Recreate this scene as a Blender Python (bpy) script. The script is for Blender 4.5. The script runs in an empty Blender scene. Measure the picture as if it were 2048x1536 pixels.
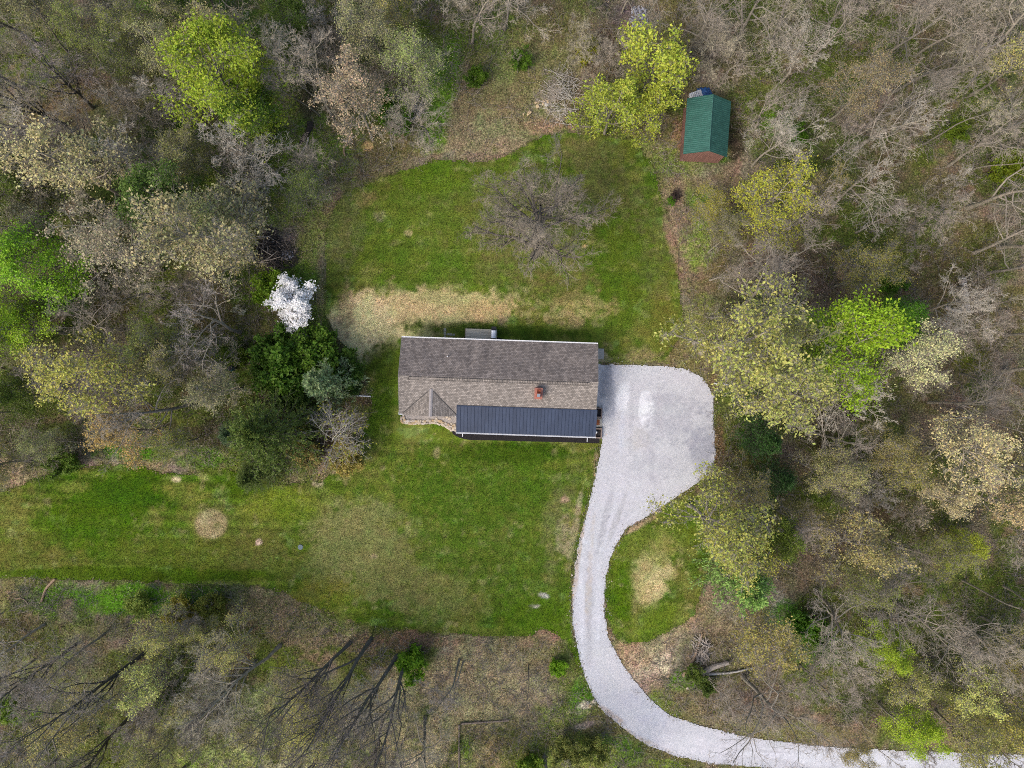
import bpy, bmesh, math, random
import numpy as np
from mathutils import Vector, Matrix
R = math.radians
scene = bpy.context.scene
col = scene.collection

# ------------------------------------------------------------------ camera, sky, sun, exposure
H = 68.0            # height of the drone over the lawn, metres
S = 0.05            # metres on the ground per photograph pixel
cam_d = bpy.data.cameras.new('camera'); cam = bpy.data.objects.new('camera', cam_d); col.objects.link(cam)
cam.location = (0, 0, H); cam.rotation_euler = (0, 0, 0)
cam_d.sensor_width = 36.0
cam_d.lens = 18.0 / ((1024 * S) / H)
cam_d.clip_start = 1.0; cam_d.clip_end = 3000.0
scene.camera = cam

SUN_AZ, SUN_EL = R(228), R(44)        # compass bearing (from +Y clockwise), elevation
world = bpy.data.worlds.new("World"); scene.world = world; world.use_nodes = True
wn = world.node_tree.nodes; wl = world.node_tree.links
bg = wn['Background']; sky = wn.new('ShaderNodeTexSky'); sky.sky_type = 'NISHITA'
sky.sun_disc = False; sky.sun_elevation = SUN_EL; sky.sun_rotation = SUN_AZ
sky.air_density = 1.0; sky.dust_density = 3.5; sky.ozone_density = 1.0
wl.new(sky.outputs[0], bg.inputs[0]); bg.inputs[1].default_value = 0.135
sd = bpy.data.lights.new('sun', 'SUN'); sun = bpy.data.objects.new('sun', sd); col.objects.link(sun)
sd.energy = 1.15; sd.angle = R(30); sd.color = (1.0, 0.955, 0.9)
sdir = Vector((math.sin(SUN_AZ) * math.cos(SUN_EL), math.cos(SUN_AZ) * math.cos(SUN_EL), math.sin(SUN_EL)))
sun.rotation_euler = sdir.to_track_quat('Z', 'Y').to_euler(); sun.location = sdir * 100
scene.view_settings.view_transform = 'Standard'; scene.view_settings.look = 'None'
scene.view_settings.exposure = 0.76; scene.view_settings.gamma = 1.0
scene.view_settings.use_curve_mapping = False
scene.cycles.pixel_filter_type = 'BLACKMAN_HARRIS'; scene.cycles.filter_width = 1.0
scene.cycles.use_denoising = False; scene.cycles.use_adaptive_sampling = False
scene.cycles.max_bounces = 5; scene.cycles.diffuse_bounces = 4; scene.cycles.glossy_bounces = 2
scene.cycles.transmission_bounces = 2; scene.cycles.transparent_max_bounces = 4

rng = np.random.default_rng(7)
random.seed(7)

# ------------------------------------------------------------------ helpers
def W(px, py, z=0.0):
    """world point at height z that the photograph shows at pixel (px, py) of 2048 x 1536"""
    f = S * (H - z) / H
    return Vector(((px - 1024) * f, (768 - py) * f, z))
def lin(c):
    out = []
    for v in c[:3]:
        v = v / 255.0
        out.append(v / 12.92 if v <= 0.04045 else ((v + 0.055) / 1.055) ** 2.4)
    return tuple(out)
def tag(o, label=None, cat=None, group=None, kind=None):
    if label: o['label'] = label
    if cat: o['category'] = cat
    if group: o['group'] = group
    if kind: o['kind'] = kind
    return o
def empty(name, loc=(0, 0, 0), rz=0.0, sc=1.0):
    o = bpy.data.objects.new(name, None); col.objects.link(o)
    o.location = loc; o.rotation_euler = (0, 0, rz); o.scale = (sc, sc, sc) if not hasattr(sc, '__len__') else sc
    o.empty_display_size = 0.2
    return o
def link(name, me, parent=None):
    o = bpy.data.objects.new(name, me); col.objects.link(o)
    if parent is not None: o.parent = parent
    return o
def copy_tree(o, parent=None):
    c = o.copy(); col.objects.link(c)
    if parent is not None: c.parent = parent
    for ch in list(o.children): copy_tree(ch, c)
    return c
def np_mesh(name, verts, quads, mat_idx=None, mats=(), smooth=True, tris=None):
    me = bpy.data.meshes.new(name)
    verts = np.asarray(verts, np.float32)
    nq = 0 if quads is None else len(quads); nt = 0 if tris is None else len(tris)
    me.vertices.add(len(verts)); me.vertices.foreach_set('co', verts.ravel())
    loops = []
    if nq: loops.append(np.asarray(quads, np.int32).ravel())
    if nt: loops.append(np.asarray(tris, np.int32).ravel())
    loops = np.concatenate(loops)
    me.loops.add(len(loops)); me.loops.foreach_set('vertex_index', loops)
    starts = np.concatenate([np.arange(nq) * 4, nq * 4 + np.arange(nt) * 3]).astype(np.int32)
    totals = np.concatenate([np.full(nq, 4), np.full(nt, 3)]).astype(np.int32)
    me.polygons.add(nq + nt)
    me.polygons.foreach_set('loop_start', starts); me.polygons.foreach_set('loop_total', totals)
    if mat_idx is not None: me.polygons.foreach_set('material_index', np.asarray(mat_idx, np.int32))
    me.polygons.foreach_set('use_smooth', np.full(nq + nt, smooth))
    me.update(calc_edges=True)
    for m in mats: me.materials.append(m)
    return me
class MB:
    """collects simple solids, builds them as one mesh object"""
    def __init__(s): s.v = []; s.f = []
    def poly(s, pts, idx):
        b = len(s.v); s.v += [tuple(p) for p in pts]; s.f += [tuple(b + i for i in f) for f in idx]; return s
    def hexa(s, p):     # 8 points: bottom ring 0-3 (ccw), top ring 4-7
        return s.poly(p, [(3, 2, 1, 0), (4, 5, 6, 7), (0, 1, 5, 4), (1, 2, 6, 5), (2, 3, 7, 6), (3, 0, 4, 7)])
    def box(s, x0, x1, y0, y1, z0, z1):
        return s.hexa([(x0, y0, z0), (x1, y0, z0), (x1, y1, z0), (x0, y1, z0), (x0, y0, z1), (x1, y0, z1), (x1, y1, z1), (x0, y1, z1)])
    def slab(s, a, b, c, d, t):   # quad a,b,c,d (ccw from above) thickened downward by t
        lo = [(p[0], p[1], p[2] - t) for p in (a, b, c, d)]
        return s.hexa(lo + [tuple(a), tuple(b), tuple(c), tuple(d)])
    def prism(s, pts, z0, z1):
        n = len(pts)
        return s.poly([(p[0], p[1], z0) for p in pts] + [(p[0], p[1], z1) for p in pts],
                      [tuple(range(n - 1, -1, -1)), tuple(range(n, 2 * n))] + [(i, (i + 1) % n, n + (i + 1) % n, n + i) for i in range(n)])
    def tube(s, pts, rad, n=8, caps=True):
        pts = [Vector(p) for p in pts]
        if not hasattr(rad, '__len__'): rad = [rad] * len(pts)
        b = len(s.v)
        for i, p in enumerate(pts):
            t = (pts[min(i + 1, len(pts) - 1)] - pts[max(i - 1, 0)]).normalized()
            ref = Vector((0, 0, 1)) if abs(t.z) < .9 else Vector((1, 0, 0))
            u = t.cross(ref).normalized(); w = t.cross(u)
            for k in range(n):
                a = 2 * math.pi * k / n
                s.v.append(tuple(p + (u * math.cos(a) + w * math.sin(a)) * rad[i]))
        for i in range(len(pts) - 1):
            for k in range(n):
                s.f.append((b + i * n + k, b + i * n + (k + 1) % n, b + (i + 1) * n + (k + 1) % n, b + (i + 1) * n + k))
        if caps:
            s.f.append(tuple(b + k for k in range(n - 1, -1, -1))); e = b + (len(pts) - 1) * n
            s.f.append(tuple(e + k for k in range(n)))
        return s
    def build(s, name, mat, parent=None, bevel=0.0, smooth=False):
        me = bpy.data.meshes.new(name); me.from_pydata(s.v, [], s.f)
        bm = bmesh.new(); bm.from_mesh(me); bmesh.ops.recalc_face_normals(bm, faces=bm.faces)
        if bevel: bmesh.ops.bevel(bm, geom=list(bm.edges), offset=bevel, segments=2, affect='EDGES', clamp_overlap=True)
        bm.to_mesh(me); bm.free()
        if smooth:
            for p in me.polygons: p.use_smooth = True
        me.materials.append(mat)
        return link(name, me, parent)

# value noise in numpy, world coordinates
def vnoise(x, y, scale, seed):
    x = np.asarray(x) * scale + 1000.3 * (1 + seed % 7); y = np.asarray(y) * scale + 517.7 * (1 + seed % 5)
    xi = np.floor(x).astype(np.int64); yi = np.floor(y).astype(np.int64)
    fx = x - xi; fy = y - yi; fx = fx * fx * (3 - 2 * fx); fy = fy * fy * (3 - 2 * fy)
    def h(a, b):
        n = (a * 374761393 + b * 668265263 + seed * 1442695041) & 0x7fffffff
        n = ((n ^ (n >> 13)) * 1274126177) & 0x7fffffff
        return ((n ^ (n >> 16)) & 0xffff) / 65535.0
    return (h(xi, yi) * (1 - fx) + h(xi + 1, yi) * fx) * (1 - fy) + (h(xi, yi + 1) * (1 - fx) + h(xi + 1, yi + 1) * fx) * fy
def fbm(x, y, scale, seed, oct=4, gain=.55):
    t = 0; a = 1; n = 0
    for i in range(oct):
        t = t + a * vnoise(x, y, scale * 2.03 ** i, seed + i * 11); n += a; a *= gain
    return t / n
def smooth(a, b, x):
    t = np.clip((x - a) / (b - a), 0, 1); return t * t * (3 - 2 * t)
def sdf(px, py, poly):
    """signed distance in photo pixels, negative inside"""
    P = np.array(poly, float); n = len(P)
    d2 = np.full(px.shape, 1e18); inside = np.zeros(px.shape, bool)
    for i in range(n):
        a = P[i]; b = P[(i + 1) % n]; e = b - a
        wx = px - a[0]; wy = py - a[1]
        t = np.clip((wx * e[0] + wy * e[1]) / (e @ e), 0, 1)
        d2 = np.minimum(d2, (wx - e[0] * t) ** 2 + (wy - e[1] * t) ** 2)
        c = ((a[1] > py) != (b[1] > py))
        with np.errstate(divide='ignore', invalid='ignore'):
            xx = a[0] + (py - a[1]) * e[0] / (e[1] if e[1] != 0 else 1e-9)
        inside ^= c & (px < xx)
    return np.where(inside, -1, 1) * np.sqrt(d2)

# ------------------------------------------------------------------ materials
def mat(name, color=(.5, .5, .5), rough=.7, metal=0.0, spec=.3):
    m = bpy.data.materials.new(name); m.use_nodes = True
    b = m.node_tree.nodes['Principled BSDF']
    b.inputs['Base Color'].default_value = (*color, 1); b.inputs['Roughness'].default_value = rough
    b.inputs['Metallic'].default_value = metal; b.inputs['Specular IOR Level'].default_value = spec
    return m
class NT:
    def __init__(s, m): s.t = m.node_tree; s.n = s.t.nodes; s.l = s.t.links; s.b = s.n['Principled BSDF']
    def add(s, t, **kw):
        n = s.n.new(t)
        for k, v in kw.items(): setattr(n, k, v)
        return n
    def coord(s, out='Object'): return s.add('ShaderNodeTexCoord').outputs[out]
    def noise(s, vec, scale, detail=3, rough=.6, out='Fac'):
        n = s.add('ShaderNodeTexNoise'); n.inputs['Scale'].default_value = scale; n.inputs['Detail'].default_value = detail
        n.inputs['Roughness'].default_value = rough; s.l.new(vec, n.inputs['Vector']); return n.outputs[out]
    def ramp(s, fac, stops):
        r = s.add('ShaderNodeValToRGB'); e = r.color_ramp.elements
        while len(e) < len(stops): e.new(0.5)
        for i, (p, c) in enumerate(stops):
            e[i].position = p; e[i].color = (*c, 1) if len(c) == 3 else c
        s.l.new(fac, r.inputs[0]); return r.outputs[0]
    def mix(s, a, b, fac=1.0, mode='MULTIPLY'):
        m = s.add('ShaderNodeMix', data_type='RGBA', blend_type=mode)
        for sock, v in ((m.inputs[0], fac), (m.inputs[6], a), (m.inputs[7], b)):
            if hasattr(v, 'is_output'): s.l.new(v, sock)
            elif hasattr(v, '__len__'): sock.default_value = (*v, 1)
            else: sock.default_value = v
        return m.outputs[2]
    def math(s, op, a, b=0.0):
        m = s.add('ShaderNodeMath', operation=op)
        for sock, v in ((m.inputs[0], a), (m.inputs[1], b)):
            if hasattr(v, 'is_output'): s.l.new(v, sock)
            else: sock.default_value = v
        return m.outputs[0]
    def mapping(s, vec, scale=(1, 1, 1), rot=(0, 0, 0)):
        m = s.add('ShaderNodeMapping'); m.inputs['Scale'].default_value = scale; m.inputs['Rotation'].default_value = rot
        s.l.new(vec, m.inputs[0]); return m.outputs[0]
    def base(s, c): s.l.new(c, s.b.inputs['Base Color'])
    def bump(s, h, strength=.5, dist=.05):
        b = s.add('ShaderNodeBump'); b.inputs['Strength'].default_value = strength; b.inputs['Distance'].default_value = dist
        s.l.new(h, b.inputs['Height']); s.l.new(b.outputs[0], s.b.inputs['Normal'])
def g(v): return (v, v, v)

def noisy(name, color, rough=.75, scale=8, amp=.35, bump=.3, dist=.02, metal=0, stretch=(1, 1, 1)):
    m = mat(name, color, rough, metal); t = NT(m)
    v = t.mapping(t.coord(), stretch)
    n = t.noise(v, scale, 4, .65)
    t.base(t.mix(color, t.ramp(n, [(.25, g(1 - amp)), (.75, g(1 + amp))])))
    if bump: t.bump(n, bump, dist)
    return m
def bark(name, color):
    m = mat(name, color, .9); t = NT(m); c = t.coord()
    n = t.noise(t.mapping(c, (1, 1, .25)), 9, 4, .7); n2 = t.noise(c, .9, 2)
    base = t.mix(color, t.ramp(n, [(.3, g(.6)), (.7, g(1.4))]))
    oi = t.add('ShaderNodeObjectInfo')
    base = t.mix(base, t.ramp(oi.outputs['Random'], [(0, (.75, .75, .75)), (1, (1.25, 1.2, 1.15))]))
    t.base(t.mix(base, t.ramp(n2, [(.35, (.8, .85, .75)), (.7, (1.15, 1.12, 1.12))])))
    t.bump(n, .6, .03)
    return m
def leaf_mat(name, mode='object', color=(.2, .3, .05), amp=.45, warm=0.14):
    """leaf colour comes from the object colour (or a fixed one) and varies leaf by leaf"""
    m = mat(name, color, .55, 0, .25); t = NT(m)
    at = t.add('ShaderNodeAttribute', attribute_name='leafvar', attribute_type='GEOMETRY')
    if mode == 'object': base = t.add('ShaderNodeObjectInfo').outputs['Color']
    elif mode == 'attr': base = t.add('ShaderNodeAttribute', attribute_name='tint', attribute_type='GEOMETRY').outputs['Color']
    else: base = t.mix(color, (1, 1, 1))
    sep = t.add('ShaderNodeSeparateColor'); t.l.new(at.outputs['Color'], sep.inputs[0])
    c = t.mix(base, t.ramp(sep.outputs[0], [(0, g(1 - amp)), (1, g(1 + amp))]))
    c = t.mix(c, t.ramp(sep.outputs[1], [(0, (1 - warm, 1, 1 - warm)), (1, (1 + warm, 1, 1 + warm * .6))]))
    t.base(c)
    tr = t.add('ShaderNodeBsdfTranslucent'); t.l.new(c, tr.inputs[0])
    ms = t.add('ShaderNodeMixShader'); ms.inputs[0].default_value = .3
    out = t.n['Material Output']
    t.l.new(t.b.outputs[0], ms.inputs[1]); t.l.new(tr.outputs[0], ms.inputs[2]); t.l.new(ms.outputs[0], out.inputs[0])
    return m

M = {}
M['bark'] = bark('bark_grey', (.27, .24, .205))
M['bark_dark'] = bark('bark_dark', (.085, .075, .065)); M['bark_mid'] = bark('bark_mid', (.12, .108, .095))
M['bark_pale'] = bark('bark_pale', (.42, .39, .35))
M['twig'] = mat('twigs', (.25, .215, .19), .85)
t = NT(M['twig']); oi = t.add('ShaderNodeObjectInfo')
t.base(t.mix(oi.outputs['Color'], t.ramp(t.noise(t.coord(), .8, 2), [(.3, g(.75)), (.7, g(1.25))])))
M['twig_plain'] = noisy('twigs_of_leafy_trees', (.26, .235, .195), .85, 1.2, .3, 0)
M['leaf'] = leaf_mat('leaves')
M['undergrowth'] = leaf_mat('undergrowth_leaves', 'attr', amp=.5)
M['needle'] = leaf_mat('needles', amp=.55, warm=.15)
M['petal'] = leaf_mat('petals', 'fixed', (.93, .92, .91), amp=.08, warm=.03)

def ground_mat(name, fleck=.55, sc=7.0, stretch=(1, 1, 1), bumpd=.05):
    """earth, grass or litter: the mean colour of each spot is an attribute; blades, leaves and soil break it up"""
    m = mat(name, (.1, .1, .1), .95, 0, .1); t = NT(m)
    tint = t.add('ShaderNodeAttribute', attribute_name='tint', attribute_type='GEOMETRY').outputs['Color']
    c = t.mapping(t.coord(), stretch)
    n1 = t.noise(c, sc, 4, .75); n2 = t.noise(c, sc * .28, 3, .7); n3 = t.noise(c, sc * 1.7, 2, .8, 'Color')
    b = t.mix(tint, t.ramp(n1, [(.36, g(1 - fleck)), (.5, g(1.0)), (.64, g(1 + fleck * 1.5))]))
    b = t.mix(b, t.ramp(n2, [(.3, g(.8)), (.7, g(1.2))]))
    sep = t.add('ShaderNodeSeparateColor'); t.l.new(n3, sep.inputs[0])
    b = t.mix(b, t.ramp(sep.outputs[0], [(.3, (.85, 1.06, .8)), (.7, (1.2, .96, 1.1))]))
    t.base(b); t.bump(n1, .7, bumpd)
    return m
M['ground'] = ground_mat('woodland_floor', .6, 6.5, bumpd=.08)
M['lawn'] = ground_mat('lawn_grass', .48, 9.0, (1, 1.15, 1), .04)
# ------------------------------------------------------------------ the lie of the land, in photograph pixels
LAWN = [(655,440),(672,405),(700,380),(750,358),(800,343),(860,322),(900,320),(960,322),(1010,314),(1045,292),(1090,270),(1130,262),(1200,268),(1260,280),(1300,318),
        (1318,370),(1335,430),(1352,480),(1358,540),(1362,600),(1372,650),(1345,700),(1338,726),(1290,727),(1200,727),(1198,812),(1203,886),(1196,920),(1186,960),(1165,1040),(1150,1110),
        (1143,1180),(1146,1250),(1160,1320),(1172,1350),(1150,1325),(1135,1290),(1105,1262),(1080,1258),(1060,1274),(980,1273),(930,1272),(860,1264),(780,1256),(740,1252),(700,1240),(640,1220),
        (600,1205),(570,1185),(500,1172),(420,1168),(300,1165),(150,1160),(0,1155),(-120,1150),(-120,990),(-20,985),(30,975),(60,960),(100,950),(150,938),(200,930),
        (240,926),(285,930),(320,945),(370,950),(430,935),(520,950),(560,968),(640,962),(672,930),(700,905),(725,865),(745,815),(742,780),(722,735),(700,700),(668,665),(651,625),(654,560),(648,500)]
LAWN2 = [(1213,1150),(1222,1115),(1235,1085),(1262,1052),(1300,1032),(1340,1004),(1380,985),(1420,1000),(1440,1050),(1425,1120),(1405,1180),(1392,1225),(1362,1252),
         (1320,1272),(1290,1288),(1255,1290),(1228,1270),(1212,1235),(1209,1190)]
DRIVE = [(1190,727),(1190,812),(1202,817),(1203,885),(1196,920),(1188,960),(1175,1020),(1160,1070),(1149,1130),(1144,1180),(1144,1240),(1152,1290),(1165,1340),(1182,1385),(1204,1420),
         (1240,1452),(1290,1488),(1350,1512),(1420,1528),(1500,1533),(1600,1540),(1800,1552),(2300,1580),(2300,1528),(2100,1512),(2048,1509),(1871,1503),(1750,1498),(1636,1491),(1536,1479),(1480,1470),(1400,1450),
         (1340,1430),(1300,1398),(1262,1352),(1235,1312),(1218,1275),(1211,1235),(1209,1190),(1213,1150),(1222,1115),(1235,1085),(1255,1055),(1300,1030),(1345,1000),(1395,965),
         (1422,945),(1432,910),(1428,850),(1428,790),(1405,755),(1370,737),(1320,731),(1250,729)]
# blobs of soil, dead grass, litter: centre, radii, turn, sRGB, strength, edge roughness
LAWN_SPOTS = [
 (900,470,260,150,0,(84,108,44),.7,.5),(1250,520,100,140,0,(76,100,36),.7,.5),(1060,460,150,150,0,(108,106,62),.5,.7),(1190,310,90,40,0,(104,104,60),.7,.6),(680,470,36,110,8,(108,110,68),.6,.9),
 (1330,640,45,70,0,(102,108,54),.7,.6),(1270,720,70,25,0,(140,128,92),.6,.9),(860,350,80,35,0,(82,112,36),.7,.4),
 (770,636,125,62,-4,(184,171,126),1,.45),(900,612,140,40,-3,(174,162,116),.95,.6),(716,662,84,68,0,(192,180,138),1,.5),(860,640,70,34,-8,(178,165,120),1,.45),(980,620,60,30,0,(178,160,114),.8,.6),
 (1160,615,62,30,0,(156,144,96),.6,.8),(1130,640,45,18,10,(150,140,96),.6,.8),(690,620,18,60,0,(150,128,100),.7,.6),
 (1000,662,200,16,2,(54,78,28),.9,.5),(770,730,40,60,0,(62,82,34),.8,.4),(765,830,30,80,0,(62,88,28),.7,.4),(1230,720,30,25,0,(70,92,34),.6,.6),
 (960,960,260,90,0,(66,98,30),.7,.4),(1050,905,150,22,0,(54,84,22),.85,.4),(1000,1100,200,150,0,(70,100,36),.6,.4),(1120,1030,30,130,12,(112,114,68),.6,.7),(1060,1230,140,40,0,(72,104,28),.8,.5),
 (715,1100,115,105,0,(124,124,76),.9,.5),(850,1180,160,62,20,(120,122,68),.8,.7),(650,1190,80,40,0,(108,114,50),.6,.5),(560,1010,80,40,0,(104,124,46),.7,.5),(800,1150,70,70,0,(116,116,68),.6,.7),
 (250,990,150,55,0,(56,92,12),.95,.4),(180,1060,140,70,0,(64,98,18),.8,.4),(420,1110,200,50,0,(88,106,44),.7,.5),(520,1100,90,60,0,(98,104,60),.6,.5),(60,1110,110,50,0,(96,102,54),.75,.5),
 (0,1020,60,60,0,(106,112,62),.7,.5),(370,985,60,25,10,(116,124,66),.6,.6),(150,975,35,12,0,(120,130,70),.5,.8),(480,960,60,40,0,(66,96,20),.7,.4),(250,1150,300,16,0,(66,96,18),.8,.3),
 (423,1048,32,31,0,(172,154,122),.95,.12),(418,1040,18,14,0,(196,180,146),.7,.8),(428,1072,8,5,0,(214,196,160),.8,.5),(432,1050,16,10,0,(120,124,80),.5,.9),(424,1049,40,38,0,(104,112,66),.4,.15),(353,959,10,7,0,(200,180,150),.9,.5),(517,1085,7,8,0,(200,184,156),.95,.5),(874,905,7,12,0,(150,140,100),.6,.6),
 (765,936,8,7,0,(160,134,112),.7,.6),(668,945,14,8,0,(190,162,138),.7,.6),(636,965,14,10,0,(180,160,140),.6,.6),(747,1113,8,5,0,(170,155,120),.6,.6),(1110,905,8,10,0,(140,130,90),.5,.7),
 (815,466,9,9,0,(160,150,110),.6,.6),(780,462,10,10,0,(130,134,60),.5,.6),(735,400,30,16,0,(140,126,80),.6,.8),(760,432,14,12,0,(150,140,110),.5,.7),
 (1085,1190,14,5,20,(190,180,180),.7,.7),(1070,1212,10,4,0,(170,160,150),.5,.7),(1130,1000,10,8,0,(180,150,130),.5,.6),(1125,1075,14,40,10,(150,140,110),.5,.9),(1150,1050,8,90,10,(160,148,118),.6,.8),
 (1147,1200,6,120,0,(120,118,80),.6,.8),(1160,1330,14,30,-15,(84,106,34),.5,.4),(1195,940,7,30,0,(170,140,120),.6,.8),
 (1008,640,16,14,0,(150,134,104),.6,.7),(1205,716,20,10,0,(160,148,130),.6,.8),(1310,500,40,140,0,(96,98,56),.35,.8),(1343,470,14,70,-14,(140,118,98),.8,.5),
 (1170,492,5,6,40,(214,184,130),.9,.5),(1230,400,60,60,0,(96,96,56),.5,.8),(1130,560,60,40,0,(96,100,62),.5,.8)]
LAWN2_SPOTS = [(1308,1155,64,46,-60,(170,161,112),.85,.9),(1322,1150,20,44,20,(186,174,130),.7,.9),(1330,1095,30,40,0,(130,134,80),.7,.6),(1280,1080,40,30,0,(92,112,52),.6,.5),(1310,1240,60,30,-30,(98,122,44),.7,.5),
 (1243,1180,24,80,0,(72,104,24),.8,.4),(1370,1040,40,50,0,(86,108,40),.7,.5),(1243,1170,7,4,0,(150,140,100),.5,.6),(1275,1050,50,8,-28,(170,148,118),.85,.4)]
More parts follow.
